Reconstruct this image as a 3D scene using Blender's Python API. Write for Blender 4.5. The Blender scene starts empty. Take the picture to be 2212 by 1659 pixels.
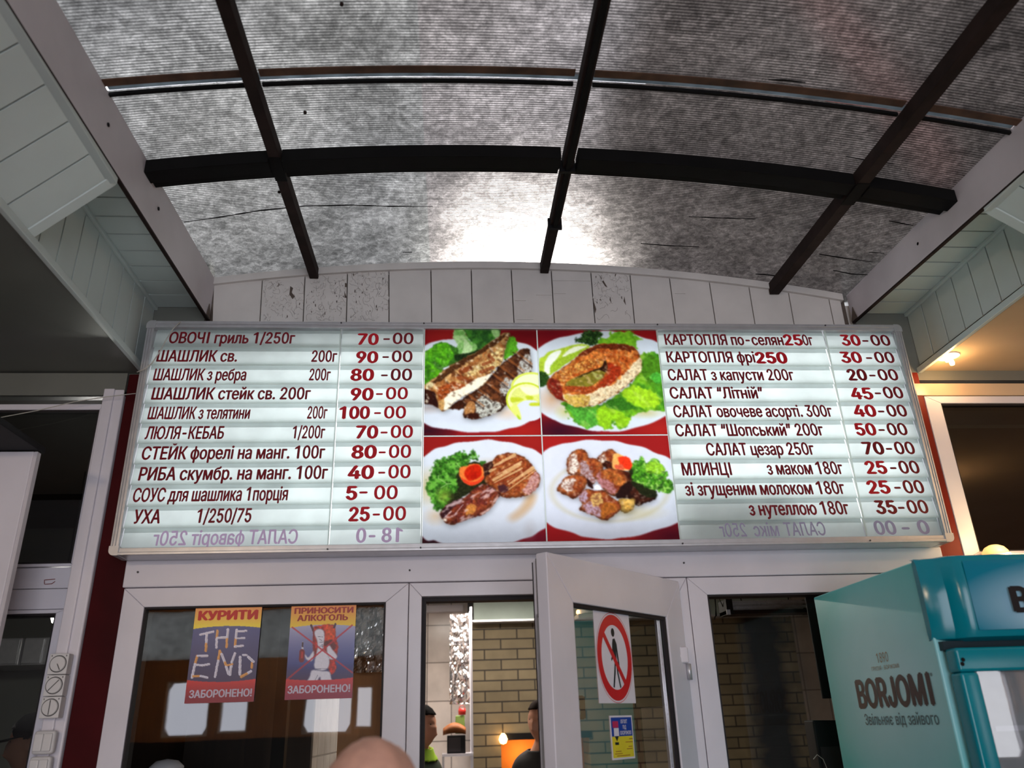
import bpy, bmesh, math, random
import numpy as np
from mathutils import Vector, Matrix
from mathutils.geometry import delaunay_2d_cdt
random.seed(7)
R = math.radians
SC = bpy.context.scene
COL = SC.collection

# ------------------------------------------------------------------ camera, sky, sun, exposure
F, IW, IH = 1720.0, 2212, 1659
PITCH, YAW, ROLL = R(23.2), R(4.75), R(-1.9)
CAM = np.array([0.0, -2.8, 1.6])
def _axes(p, y, r):
    f = np.array([math.sin(y)*math.cos(p), math.cos(y)*math.cos(p), math.sin(p)])
    rt = np.array([math.cos(y), -math.sin(y), 0.0]); up = np.cross(rt, f)
    c, s = math.cos(r), math.sin(r)
    return np.array([c*rt+s*up, -s*rt+c*up, f])
AX = _axes(PITCH, YAW, ROLL)
cd = bpy.data.cameras.new('camera'); cam = bpy.data.objects.new('camera', cd); COL.objects.link(cam)
cam.matrix_world = Matrix(((AX[0][0], AX[1][0], -AX[2][0], CAM[0]), (AX[0][1], AX[1][1], -AX[2][1], CAM[1]),
                           (AX[0][2], AX[1][2], -AX[2][2], CAM[2]), (0, 0, 0, 1)))
cd.sensor_width = 36; cd.lens = F/IW*36; cd.clip_start = .05
cd.dof.use_dof = True; cd.dof.focus_distance = 3.1; cd.dof.aperture_fstop = 2.6
SC.camera = cam
SC.view_settings.view_transform = 'Standard'; SC.view_settings.look = 'None'
SC.view_settings.exposure = 0.0; SC.view_settings.gamma = 1; SC.view_settings.use_curve_mapping = False

SKY = 5.4
w = bpy.data.worlds.new('sky'); SC.world = w; w.use_nodes = True
nt = w.node_tree; nt.nodes.clear()
wo = nt.nodes.new('ShaderNodeOutputWorld'); wb = nt.nodes.new('ShaderNodeBackground')
tc = nt.nodes.new('ShaderNodeTexCoord'); wn = nt.nodes.new('ShaderNodeTexNoise'); wr = nt.nodes.new('ShaderNodeValToRGB')
wn.inputs['Scale'].default_value = 2.2; wn.inputs['Detail'].default_value = 4
wr.color_ramp.elements[0].position = .3; wr.color_ramp.elements[0].color = (.72, .74, .84, 1)
wr.color_ramp.elements[1].position = .7; wr.color_ramp.elements[1].color = (1.0, .99, 1.02, 1)
nt.links.new(tc.outputs['Generated'], wn.inputs['Vector']); nt.links.new(wn.outputs['Fac'], wr.inputs['Fac'])
nt.links.new(wr.outputs['Color'], wb.inputs['Color']); wb.inputs['Strength'].default_value = SKY
nt.links.new(wb.outputs['Background'], wo.inputs['Surface'])

sl = bpy.data.lights.new('sun', 'SUN'); sl.energy = 5.6; sl.angle = R(9); sl.color = (1, .97, .92)
sun = bpy.data.objects.new('sun', sl); COL.objects.link(sun); sun.location = (1, 8, 9)
SUNDIR = Vector((.10, .95, .262)).normalized()
sun.rotation_euler = SUNDIR.to_track_quat('Z', 'Y').to_euler()

# ------------------------------------------------------------------ pixel of the photograph -> point of the place
def ray(x, y): return ((x-IW/2)/F)*AX[0] - ((y-IH/2)/F)*AX[1] + AX[2]
def atY(x, y, Y=0.0): d = ray(x, y); return CAM + d*((Y-CAM[1])/d[1])
def atX(x, y, X): d = ray(x, y); return CAM + d*((X-CAM[0])/d[0])
def atZ(x, y, Z): d = ray(x, y); return CAM + d*((Z-CAM[2])/d[2])
def topx(P):
    v = (np.asarray(P, float)-CAM) @ AX.T
    return IW/2 + F*v[..., 0]/v[..., 2], IH/2 - F*v[..., 1]/v[..., 2]
def zr(x, y): return 3.347 - .068*(x-.2)**2 + .035*y
def atroof(x, y, off=0.0):
    d = ray(x, y); z = 3.3
    for _ in range(30):
        p = CAM + d*((z-CAM[2])/d[2]); z = zr(p[0], p[1]) + off
    return p

# ------------------------------------------------------------------ helpers
def lin(c):
    c = np.asarray(c, float)/255.0
    return np.where(c <= .04045, c/12.92, ((c+.055)/1.055)**2.4)
def S(r, g, b, k=1.0):
    v = lin((r, g, b))*k; return (float(v[0]), float(v[1]), float(v[2]), 1)

def mat(name, col, rough=.5, metal=0.0, nscale=8.0, namt=.08, bump=0.0, bscale=60.0, spec=.5, trans=0.0, emit=None, es=0.0, stretch=None):
    m = bpy.data.materials.new(name); m.use_nodes = True
    n = m.node_tree.nodes; l = m.node_tree.links
    b = n['Principled BSDF']
    t = n.new('ShaderNodeTexCoord'); no = n.new('ShaderNodeTexNoise'); no.inputs['Scale'].default_value = nscale; no.inputs['Detail'].default_value = 5
    if stretch:
        mp = n.new('ShaderNodeMapping'); mp.inputs['Scale'].default_value = stretch
        l.new(t.outputs['Object'], mp.inputs['Vector']); l.new(mp.outputs['Vector'], no.inputs['Vector'])
    else: l.new(t.outputs['Object'], no.inputs['Vector'])
    r = n.new('ShaderNodeValToRGB')
    r.color_ramp.elements[0].position = .3; r.color_ramp.elements[1].position = .7
    r.color_ramp.elements[0].color = tuple(max(0, c*(1-namt)) for c in col[:3])+(1,)
    r.color_ramp.elements[1].color = tuple(min(1, c*(1+namt)) for c in col[:3])+(1,)
    l.new(no.outputs['Fac'], r.inputs['Fac']); l.new(r.outputs['Color'], b.inputs['Base Color'])
    b.inputs['Roughness'].default_value = rough; b.inputs['Metallic'].default_value = metal
    b.inputs['Specular IOR Level'].default_value = spec
    if trans: b.inputs['Transmission Weight'].default_value = trans
    if bump:
        n2 = n.new('ShaderNodeTexNoise'); n2.inputs['Scale'].default_value = bscale; n2.inputs['Detail'].default_value = 6
        l.new(t.outputs['Object'], n2.inputs['Vector'])
        bp = n.new('ShaderNodeBump'); bp.inputs['Strength'].default_value = bump; bp.inputs['Distance'].default_value = .004
        l.new(n2.outputs['Fac'], bp.inputs['Height']); l.new(bp.outputs['Normal'], b.inputs['Normal'])
    if emit:
        b.inputs['Emission Color'].default_value = emit; b.inputs['Emission Strength'].default_value = es
    return m

def glass_mat(name, tint=(.9, .93, .92), refl=1.6):
    m = bpy.data.materials.new(name); m.use_nodes = True
    n = m.node_tree.nodes; l = m.node_tree.links; n.clear()
    o = n.new('ShaderNodeOutputMaterial'); mx = n.new('ShaderNodeMixShader'); tr = n.new('ShaderNodeBsdfTransparent'); gl = n.new('ShaderNodeBsdfGlossy')
    fr = n.new('ShaderNodeFresnel'); fr.inputs['IOR'].default_value = 1.5
    mu = n.new('ShaderNodeMath'); mu.operation = 'MULTIPLY'; mu.inputs[1].default_value = refl; mu.use_clamp = True
    tx = n.new('ShaderNodeTexCoord'); no = n.new('ShaderNodeTexNoise'); no.inputs['Scale'].default_value = 3.0
    bp = n.new('ShaderNodeBump'); bp.inputs['Strength'].default_value = .02; bp.inputs['Distance'].default_value = .02
    l.new(tx.outputs['Object'], no.inputs['Vector']); l.new(no.outputs['Fac'], bp.inputs['Height']); l.new(bp.outputs['Normal'], gl.inputs['Normal'])
    tr.inputs['Color'].default_value = (*tint, 1); gl.inputs['Roughness'].default_value = .015
    l.new(fr.outputs['Fac'], mu.inputs[0]); l.new(mu.outputs[0], mx.inputs['Fac'])
    l.new(tr.outputs[0], mx.inputs[1]); l.new(gl.outputs[0], mx.inputs[2]); l.new(mx.outputs[0], o.inputs['Surface'])
    return m

def paint_mat(name, trans=0.0, rough=.35, gain=1.0):
    """printed sheet: the print is held in the colour attribute 'paint'; trans > 0 lets the tubes behind shine through it"""
    m = bpy.data.materials.new(name); m.use_nodes = True
    n = m.node_tree.nodes; l = m.node_tree.links; b = n['Principled BSDF']
    a = n.new('ShaderNodeAttribute'); a.attribute_name = 'paint'
    no = n.new('ShaderNodeTexNoise'); no.inputs['Scale'].default_value = 900
    t = n.new('ShaderNodeTexCoord'); l.new(t.outputs['Object'], no.inputs['Vector'])
    mr = n.new('ShaderNodeMapRange'); mr.inputs[3].default_value = .92*gain; mr.inputs[4].default_value = 1.08*gain
    l.new(no.outputs['Fac'], mr.inputs[0])
    mx = n.new('ShaderNodeMix'); mx.data_type = 'RGBA'; mx.blend_type = 'MULTIPLY'; mx.inputs[0].default_value = 1
    l.new(a.outputs['Color'], mx.inputs[6]); l.new(mr.outputs[0], mx.inputs[7])
    l.new(mx.outputs[2], b.inputs['Base Color']); b.inputs['Roughness'].default_value = rough
    if trans:
        tr = n.new('ShaderNodeBsdfTranslucent'); l.new(mx.outputs[2], tr.inputs['Color'])
        ms = n.new('ShaderNodeMixShader'); ms.inputs[0].default_value = trans
        l.new(b.outputs[0], ms.inputs[1]); l.new(tr.outputs[0], ms.inputs[2])
        l.new(ms.outputs[0], n['Material Output'].inputs['Surface'])
    return m

def lit_mat(name, col, trans=.75, rough=.3, namt=.04):
    m = mat(name, col, rough, 0, 14, namt)
    n = m.node_tree.nodes; l = m.node_tree.links; b = n['Principled BSDF']
    src = b.inputs['Base Color'].links[0].from_socket
    tr = n.new('ShaderNodeBsdfTranslucent'); l.new(src, tr.inputs['Color'])
    ms = n.new('ShaderNodeMixShader'); ms.inputs[0].default_value = trans
    l.new(b.outputs[0], ms.inputs[1]); l.new(tr.outputs[0], ms.inputs[2]); l.new(ms.outputs[0], n['Material Output'].inputs['Surface'])
    return m

class MB:
    def __init__(s): s.v = []; s.f = []; s.m = []
    def quad(s, a, b, c, d, m=0):
        i = len(s.v); s.v += [tuple(map(float, p)) for p in (a, b, c, d)]; s.f.append((i, i+1, i+2, i+3)); s.m.append(m); return s
    def poly(s, pts, m=0):
        i = len(s.v); s.v += [tuple(map(float, p)) for p in pts]; s.f.append(tuple(range(i, i+len(pts)))); s.m.append(m); return s
    def box(s, x0, x1, y0, y1, z0, z1, m=0):
        p = [(x, y, z) for z in (z0, z1) for y in (y0, y1) for x in (x0, x1)]
        return s.hexa(p, m)
    def hexa(s, p, m=0):
        i = len(s.v); s.v += [tuple(map(float, q)) for q in p]
        for f in ((0, 2, 3, 1), (4, 5, 7, 6), (0, 1, 5, 4), (2, 6, 7, 3), (0, 4, 6, 2), (1, 3, 7, 5)):
            s.f.append(tuple(i+k for k in f)); s.m.append(m)
        return s
    def prism(s, pts, ext, m=0):
        """closed outline of 3-D points pushed by the vector ext"""
        n = len(pts); i = len(s.v); e = np.asarray(ext, float)
        s.v += [tuple(map(float, p)) for p in pts] + [tuple(map(float, np.asarray(p)+e)) for p in pts]
        s.f.append(tuple(range(i+n-1, i-1, -1))); s.m.append(m)
        s.f.append(tuple(range(i+n, i+2*n))); s.m.append(m)
        for k in range(n):
            j = (k+1) % n; s.f.append((i+k, i+j, i+n+j, i+n+k)); s.m.append(m)
        return s
    def loft(s, rings, m=0, cap=True, closed=True):
        n = len(rings[0]); i = len(s.v)
        for r_ in rings: s.v += [tuple(map(float, p)) for p in r_]
        for a in range(len(rings)-1):
            for k in range(n if closed else n-1):
                j = (k+1) % n; s.f.append((i+a*n+k, i+a*n+j, i+(a+1)*n+j, i+(a+1)*n+k)); s.m.append(m)
        if cap and closed:
            s.f.append(tuple(i+k for k in range(n-1, -1, -1))); s.m.append(m)
            s.f.append(tuple(i+(len(rings)-1)*n+k for k in range(n))); s.m.append(m)
        return s
    def tube(s, path, r, m=0, n=8):
        P = [Vector(p) for p in path]; rings = []
        up = Vector((0, 0, 1))
        for k, p in enumerate(P):
            t = (P[min(k+1, len(P)-1)]-P[max(k-1, 0)]).normalized()
            a = t.cross(up if abs(t.z) < .95 else Vector((0, 1, 0))).normalized(); b = t.cross(a).normalized()
            rr = r[k] if hasattr(r, '__len__') else r
            rings.append([tuple(p+a*math.cos(q)*rr+b*math.sin(q)*rr) for q in [2*math.pi*j/n for j in range(n)]])
        return s.loft(rings, m)
    def lathe(s, prof, c=(0, 0, 0), n=24, m=0, axis='Z'):
        rings = []
        for (r_, h) in prof:
            ring = []
            for j in range(n):
                a = 2*math.pi*j/n; x, y = r_*math.cos(a), r_*math.sin(a)
                q = (x, y, h) if axis == 'Z' else (x, h, -y) if axis == 'Y' else (h, x, y)
                ring.append((c[0]+q[0], c[1]+q[1], c[2]+q[2]))
            rings.append(ring)
        return s.loft(rings, m)
    def build(s, name, mats, parent=None, bevel=0.0, smooth=False):
        me = bpy.data.meshes.new(name); me.from_pydata(s.v, [], s.f)
        mats = mats if isinstance(mats, (list, tuple)) else [mats]
        for k in mats: me.materials.append(k)
        me.polygons.foreach_set('material_index', s.m)
        bm = bmesh.new(); bm.from_mesh(me); bmesh.ops.recalc_face_normals(bm, faces=bm.faces); bm.to_mesh(me); bm.free()
        return link(name, me, parent, bevel, smooth)

def link(name, me, parent=None, bevel=0.0, smooth=False):
    o = bpy.data.objects.new(name, me); COL.objects.link(o)
    if parent is not None:
        o.parent = parent; o.matrix_parent_inverse = parent_inv(parent)
    if smooth: me.polygons.foreach_set('use_smooth', [True]*len(me.polygons))
    if bevel:
        md = o.modifiers.new('bevel', 'BEVEL'); md.width = bevel; md.segments = 2; md.limit_method = 'ANGLE'; md.angle_limit = R(40)
        me.polygons.foreach_set('use_smooth', [True]*len(me.polygons))
        wn_ = o.modifiers.new('wn', 'WEIGHTED_NORMAL'); wn_.keep_sharp = True
    return o
def world_of(o):
    mx = Matrix.LocRotScale(o.location, o.rotation_euler, o.scale)
    return (world_of(o.parent) @ o.matrix_parent_inverse @ mx) if o.parent else mx
def parent_inv(p): return world_of(p).inverted()
def tag(o, label=None, cat=None, group=None, kind=None):
    if label: o['label'] = label
    if cat: o['category'] = cat
    if group: o['group'] = group
    if kind: o['kind'] = kind
    return o
def struct(o): o['kind'] = 'structure'; return o
def thing(name, label, cat, loc=(0, 0, 0), rz=0.0, group=None):
    o = bpy.data.objects.new(name, None); COL.objects.link(o); o.empty_display_size = .05
    o.location = tuple(map(float, loc)); o.rotation_euler = (0, 0, rz); return tag(o, label, cat, group)

def base_font():
    try: return bpy.data.fonts.load(bpy.utils.system_resource('DATAFILES', path='fonts')+'/Inter.woff2')
    except Exception: return None
FONT = base_font()
def outlines(txt):
    c = bpy.data.curves.new('letters', 'FONT'); c.body = txt; c.size = 1
    if FONT: c.font = FONT
    o = bpy.data.objects.new('letters', c); COL.objects.link(o)
    dg = bpy.context.evaluated_depsgraph_get(); cu = o.evaluated_get(dg).to_curve(dg)
    outl = []
    for s in cu.splines:
        P = []; bp = s.bezier_points; n = len(bp)
        for i in range(n):
            a_, b_ = bp[i], bp[(i+1) % n]
            cv = (a_.handle_right-a_.co).cross(b_.co-a_.co).length > 1e-6 or (b_.handle_left-b_.co).cross(b_.co-a_.co).length > 1e-6
            for t in ((0, .25, .5, .75) if cv else (0,)):
                q = a_.co*(1-t)**3+a_.handle_right*3*t*(1-t)**2+b_.handle_left*3*t*t*(1-t)+b_.co*t**3
                if not P or abs(q.x-P[-1][0])+abs(q.y-P[-1][1]) > 1e-5: P.append((q.x, q.y))
        if len(P) > 1 and abs(P[0][0]-P[-1][0])+abs(P[0][1]-P[-1][1]) < 1e-5: P.pop()
        if len(P) > 2: outl.append(np.array(P))
    bpy.data.objects.remove(o); bpy.data.curves.remove(c)
    return outl
PLAIN = {}
def plain_strokes(outl):
    """a one and a capital I without foot serifs, as sign makers cut them"""
    if not PLAIN:
        for ch in ('1', 'I'): PLAIN[ch] = outlines(ch)
    out = []; 
    for P in outl:
        new = P
        for ch, ref in PLAIN.items():
            for k, Q in enumerate(ref):
                allp = np.concatenate(ref); x0, x1, y1 = allp[:, 0].min(), allp[:, 0].max(), allp[:, 1].max()
                d = P-P.min(0) if len(P) == len(Q) else None
                if d is None or np.abs(d-(Q-Q.min(0))).max() > 2e-3: continue
                ox = P[:, 0].min()-Q[:, 0].min(); oy = P[:, 1].min()-Q[:, 1].min()
                if k: new = None; break
                st = .078
                if ch == 'I': cx_ = (x0+x1)/2; q = [(cx_-st/2, 0), (cx_+st/2, 0), (cx_+st/2, y1), (cx_-st/2, y1)]
                else:
                    r_ = x0+(x1-x0)*.66; q = [(r_-st, 0), (r_, 0), (r_, y1), (r_-st*.75, y1), (r_-.20, y1*.86), (r_-.24, y1*.74), (r_-.14, y1*.78), (r_-st, y1*.83)]
                q = np.array(q)+(ox, oy)
                A = lambda R_: sum(R_[i-1][0]*R_[i][1]-R_[i][0]*R_[i-1][1] for i in range(len(R_)))
                new = q if A(q)*A(P) > 0 else q[::-1]
        if new is not None: out.append(new)
    return out
def text_mesh(txt):
    """letters as a flat mesh in local x/y, filled where the winding number is not nought"""
    outl = [(0, [tuple(map(float, q)) for q in P]) for P in plain_strokes(outlines(txt))]
    V = [Vector(q) for A, P in outl for q in P]; ed = []; k = 0
    for A, P in outl: ed += [(k+i, k+(i+1) % len(P)) for i in range(len(P))]; k += len(P)
    vo, _, fo, *_r = delaunay_2d_cdt(V, ed, [], 1, 1e-6)
    vo = np.array([v[:] for v in vo]); ce = np.array([vo[list(f)].mean(0) for f in fo]); wd = np.zeros(len(ce), int)
    for A, P in outl:                                    # winding number of every triangle
        for i in range(len(P)):
            (x0, y0), (x1, y1) = P[i-1], P[i]
            if y0 == y1: continue
            xx = x0+(ce[:, 1]-y0)*(x1-x0)/(y1-y0) > ce[:, 0]
            wd += (xx & (y0 <= ce[:, 1]) & (y1 > ce[:, 1])).astype(int)-(xx & (y1 <= ce[:, 1]) & (y0 > ce[:, 1])).astype(int)
    FA = [tuple(f) for f, w_ in zip(fo, wd) if w_ != 0]
    me = bpy.data.meshes.new('letters'); me.from_pydata([(x, y, 0) for x, y in vo], [], FA); return me
CAPH = None
def capheight():
    global CAPH
    if CAPH is None:
        me = text_mesh('H'); ys = [v.co.y for v in me.vertices]; CAPH = max(ys)-min(ys)
    return CAPH
def letters(name, txt, m, parent, p0, ux, uz, width, caph, weight=.012, mirror=False, label=None):
    """lettering whose left baseline end is p0, running along ux, standing along uz, fitted to width and capital height"""
    me = text_mesh(txt); co = np.array([v.co[:] for v in me.vertices]); fs = [tuple(f.vertices) for f in me.polygons]
    bpy.data.meshes.remove(me)
    n = len(co); V = []; FF = []
    sh = [(0, 0)] if weight <= 0 else [(-weight, 0), (0, weight*.5), (weight, 0), (0, -weight*.5)]    # bolder strokes
    for k, (dx, dy) in enumerate(sh):
        V.append(co+(dx, dy, k*.5)); FF += [tuple(i+k*n for i in f) for f in fs]
    co = np.concatenate(V); me = bpy.data.meshes.new(name); me.from_pydata(co.tolist(), [], FF)
    x0, x1 = co[:, 0].min(), co[:, 0].max()
    u = (co[:, 0]-x0)/(x1-x0)
    if mirror: u = 1-u
    v = co[:, 1]/capheight()
    nz = np.cross(uz, ux); nz = nz/np.linalg.norm(nz)
    P = np.asarray(p0, float) + np.outer(u*width, ux) + np.outer(v*caph, uz) - np.outer(co[:, 2]*1e-4, nz)
    me.vertices.foreach_set('co', P.ravel()); me.materials.clear(); me.materials.append(m); me.update()
    o = link(name, me, parent)
    if label: o['label'] = label
    return o

# ------------------------------------------------------------------ painter for printed sheets
def _h(i, j, s):
    n = (i*374761393 + j*668265263 + s*974634777) & 0xffffffff
    n = ((n ^ (n >> 13))*1274126177) & 0xffffffff
    return ((n ^ (n >> 16)) & 0xffff)/65535.0
def vnoise(x, y, s=0):
    xi = np.floor(x).astype(np.int64); yi = np.floor(y).astype(np.int64); fx, fy = x-xi, y-yi
    fx = fx*fx*(3-2*fx); fy = fy*fy*(3-2*fy)
    a, b, c, d = _h(xi, yi, s), _h(xi+1, yi, s), _h(xi, yi+1, s), _h(xi+1, yi+1, s)
    return (a*(1-fx)+b*fx)*(1-fy)+(c*(1-fx)+d*fx)*fy
def fbm(x, y, s=0, o=4):
    t = 0; a = .5; k = 1.0
    for q in range(o): t = t + a*vnoise(x*k, y*k, s+q*17); a *= .5; k *= 2.03
    return t/(1-.5**o)
def smooth_poly(p, n=5):
    p = np.asarray(p, float); out = []
    N = len(p)
    for i in range(N):
        a, b, c, d = p[i-1], p[i], p[(i+1) % N], p[(i+2) % N]
        for t in np.linspace(0, 1, n, endpoint=False):
            out.append(.5*((2*b)+(c-a)*t+(2*a-5*b+4*c-d)*t*t+(3*b-a-3*c+d)*t**3))
    return np.array(out)
def blur(a, r):
    for ax in (0, 1):
        for _ in range(2):
            q = np.pad(a, [(r+1, r) if i == ax else (0, 0) for i in range(a.ndim)], mode='edge'); c = np.cumsum(q, axis=ax)
            n = a.shape[ax]
            a = (np.take(c, range(2*r+1, 2*r+1+n), ax)-np.take(c, range(0, n), ax))/(2*r+1)
    return a
class Paint:
    def __init__(s, x, y, bg):
        s.x, s.y = x, y; s.c = np.empty(x.shape+(3,)); s.c[:] = np.asarray(bg, float); s.k = 0
    def mask(s, pts, rag=0, rs=40.0, smooth=True):
        s.k += 1
        P = smooth_poly(pts) if smooth else np.asarray(pts, float)
        x, y = s.x, s.y
        if rag:
            x = x+rag*2*(fbm(s.x/rs, s.y/rs, s.k*3+1)-.5)*2; y = y+rag*2*(fbm(s.x/rs, s.y/rs, s.k*3+2)-.5)*2
        m = np.zeros(x.shape, bool)
        for i in range(len(P)):
            (x0, y0), (x1, y1) = P[i-1], P[i]
            if y0 == y1: continue
            m ^= ((y0 > y) != (y1 > y)) & (x < (x1-x0)*(y-y0)/(y1-y0)+x0)
        return m
    def put(s, m, col, amt=0, ns=30.0, a=1.0, ax=1.0, ay=1.0, rot=0.0, col2=None, lo=.35, hi=.65):
        s.k += 1
        col = np.asarray(col, float)
        c = np.empty(s.c.shape); c[:] = col
        if amt or col2 is not None:
            cs, sn = math.cos(rot), math.sin(rot)
            X = (s.x*cs+s.y*sn)/(ns*ax); Y = (-s.x*sn+s.y*cs)/(ns*ay)
            n = fbm(X, Y, s.k*5)
            if col2 is not None:
                t = np.clip((n-lo)/(hi-lo), 0, 1)[..., None]; c = c*(1-t)+np.asarray(col2, float)*t
            if amt: c = c*(1+amt*2*(fbm(X*2.3, Y*2.3, s.k*7)-.5)*2)[..., None]
        w_ = (m.astype(float)*a)[..., None]
        s.c = s.c*(1-w_)+np.clip(c, 0, 255)*w_
    def poly(s, pts, col, amt=0, ns=30.0, rag=0, rs=40.0, a=1.0, smooth=True, sh=0, vol=0, r=9, **k):
        m = s.mask(pts, rag, rs, smooth); f = m.astype(float)
        if sh:                                           # soft shadow under the food, painted into the printed picture
            q = blur(np.roll(np.roll(f, 5, 0), 2, 1), 7)[..., None]; s.c = s.c*(1-sh*q)
        s.put(blur(f, 1) if not smooth is False else m, col, amt*.8, ns, a, **k)
        if vol:  # edge darkening, shading painted into the printed picture
            q = blur(f, r); t = np.clip((q-.35)/.6, 0, 1); up = np.clip(np.roll(q, 4, 0)-q, -.3, .3)
            s.c = np.where(m[..., None], s.c*(1-vol*(1-t)-vol*up*1.2)[..., None], s.c)
        return m
    def soft(s, cx_, cy_, rx, ry, col, a=.7, p=1.0):
        d = np.sqrt(((s.x-cx_)/rx)**2+((s.y-cy_)/ry)**2); s.put(np.clip(1-d, 0, 1)**p*a, col)
    def ell(s, cx_, cy_, rx, ry): return ((s.x-cx_)/rx)**2+((s.y-cy_)/ry)**2 < 1
    def line(s, p, q, w_, col, a=1.0):
        p, q = np.asarray(p, float), np.asarray(q, float); d = q-p; L = (d@d) or 1
        t = np.clip(((s.x-p[0])*d[0]+(s.y-p[1])*d[1])/L, 0, 1)
        m = np.hypot(s.x-p[0]-t*d[0], s.y-p[1]-t*d[1]) < w_/2; s.put(m, col, a=a); return m
    def speck(s, m, col, ns, th, a=1.0, ax=1.0, ay=1.0, rot=0.0):
        s.k += 1; cs, sn = math.cos(rot), math.sin(rot)
        n = fbm((s.x*cs+s.y*sn)/(ns*ax), (-s.x*sn+s.y*cs)/(ns*ay), s.k*11)
        s.put(blur((m & (n > th)).astype(float), 1), col, .1, 20, a*.85)
def grid_sheet(name, corners, nu, nv, fn, m, parent, back=None):
    """flat sheet tl,tr,br,bl; fn(P) -> sRGB colours for its points"""
    tl, tr, br, bl = [np.asarray(c, float) for c in corners]
    u = np.linspace(0, 1, nu)[None, :, None]; v = np.linspace(0, 1, nv)[:, None, None]
    P = (tl*(1-u)+tr*u)*(1-v)+(bl*(1-u)+br*u)*v
    c = lin(np.clip(fn(P), 0, 255)).reshape(-1, 3)
    idx = np.arange(nu*nv).reshape(nv, nu)
    q = np.stack([idx[:-1, :-1], idx[1:, :-1], idx[1:, 1:], idx[:-1, 1:]], -1).reshape(-1, 4)
    me = bpy.data.meshes.new(name)
    me.vertices.add(nu*nv); me.vertices.foreach_set('co', P.reshape(-1))
    me.loops.add(q.size); me.loops.foreach_set('vertex_index', q.reshape(-1).astype(np.int32))
    me.polygons.add(len(q)); me.polygons.foreach_set('loop_start', np.arange(0, q.size, 4, dtype=np.int32))
    me.update(calc_edges=True)
    at = me.color_attributes.new('paint', 'FLOAT_COLOR', 'POINT')
    at.data.foreach_set('color', np.concatenate([c, np.ones((len(c), 1))], 1).reshape(-1).astype(np.float32))
    me.materials.append(m); me.validate()
    return link(name, me, parent)

# ------------------------------------------------------------------ materials
M = {}
M['white'] = mat('white plastic', S(222, 218, 226), .32, 0, 5, .05, .05, 30)
M['pvc'] = mat('white cladding', S(200, 212, 210), .28, 0, 4, .06)
M['beam'] = mat('white painted beam', S(205, 200, 206), .45, 0, 5, .08, .12, 25)
M['board'] = mat('peeling white paint', S(214, 210, 206), .55, 0, 9, .06, .15, 40)
M['bare'] = mat('bare weathered wood', S(92, 80, 72), .8, 0, 20, .3, .2)
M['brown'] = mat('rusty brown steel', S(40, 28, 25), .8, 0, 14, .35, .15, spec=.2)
M['steel'] = mat('dark painted steel', S(12, 11, 11), .8, 0, 10, .3, .08, spec=.15)
M['rust'] = mat('rust edge', S(78, 52, 36), .8, 0, 16, .45, .2)
M['dark'] = mat('black plastic', S(14, 13, 15), .6, 0, 10, .2, spec=.2)
M['gasket'] = mat('dark seal', S(26, 18, 22), .7, 0, 10, .2)
M['darkwood'] = mat('dark rear panelling', S(46, 32, 26), .6, 0, 3, .4, .1, 20, stretch=(1, 1, .2))
M['tan'] = mat('tan wood panelling', S(178, 120, 70), .5, 0, 4, .25, .1, 20, stretch=(6, 6, .6))
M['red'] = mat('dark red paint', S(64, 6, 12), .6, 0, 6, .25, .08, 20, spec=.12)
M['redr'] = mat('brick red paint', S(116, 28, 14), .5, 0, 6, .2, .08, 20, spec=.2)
M['alu'] = mat('satin aluminium', S(196, 196, 200), .35, .55, 30, .06, .05, 120)
M['chrome'] = mat('polished metal', S(215, 215, 220), .14, 1.0, 10, .05)
M['ceilL'] = mat('grey ceiling panel', S(112, 114, 108), .3, 0, 3, .1)
M['ceilR'] = mat('cream ceiling panel', S(205, 180, 150), .25, 0, 3, .08)
M['floor'] = mat('floor tile', S(120, 105, 92), .4, 0, 3, .2)
M['tile0'] = None
M['glass'] = glass_mat('window glass', (.78, .81, .80), 2.6)
M['glassleaf'] = glass_mat('door glass', (.80, .82, .80), .38)
M['glassd'] = glass_mat('dark tinted glass', (.22, .23, .22), 3.2)
M['hood'] = mat('pale steel hood', S(190, 205, 195), .35, .3, 5, .08)
M['foil'] = mat('aluminium foil', S(225, 220, 220), .22, 1.0, 10, .05)
M['teal'] = mat('teal plastic', S(0, 132, 150), .18, 0, 4, .08)
M['tealdark'] = mat('dark teal gap', S(4, 36, 46), .5, 0, 4, .1)
M['letter'] = mat('red vinyl lettering', S(112, 8, 24), .4, 0, 20, .15, emit=S(150, 8, 26), es=.05)  # glow here and below stands for tube light coming through the letters
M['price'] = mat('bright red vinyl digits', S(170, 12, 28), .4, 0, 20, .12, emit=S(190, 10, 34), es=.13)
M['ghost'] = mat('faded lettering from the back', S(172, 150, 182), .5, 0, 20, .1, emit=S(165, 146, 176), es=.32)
M['ghostdim'] = mat('faint lettering from the back', S(140, 134, 160), .5, 0, 20, .1, emit=S(140, 134, 160), es=.12)  # darker copy with weaker glow for the dimmer right end
M['shade_band'] = lit_mat('shaded top band of an opal strip', (.56, .60, .60, 1), .8)  # grey band stands for the shade of the strip above
M['strip'] = lit_mat('opal strip', (.83, .88, .86, 1), .8)
M['cover'] = lit_mat('clear cover strip', (.16, .18, .19, 1), .8, .15, .3)
M['backlight'] = paint_mat('backlit print', .8, .2)
M['print'] = paint_mat('paper print', 0, .3, 1.35)
M['paper'] = mat('white paper', S(226, 222, 232), .5, 0, 20, .03)
M['signred'] = mat('sign red', S(205, 26, 30), .4, 0, 20, .06)
M['signblack'] = mat('sign black', S(20, 20, 26), .4, 0, 20, .1)
M['switch'] = mat('white switch plastic', S(214, 212, 212), .35, 0, 20, .03)
M['line'] = mat('grey seam', S(70, 68, 70), .6, 0, 20, .1)
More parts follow.
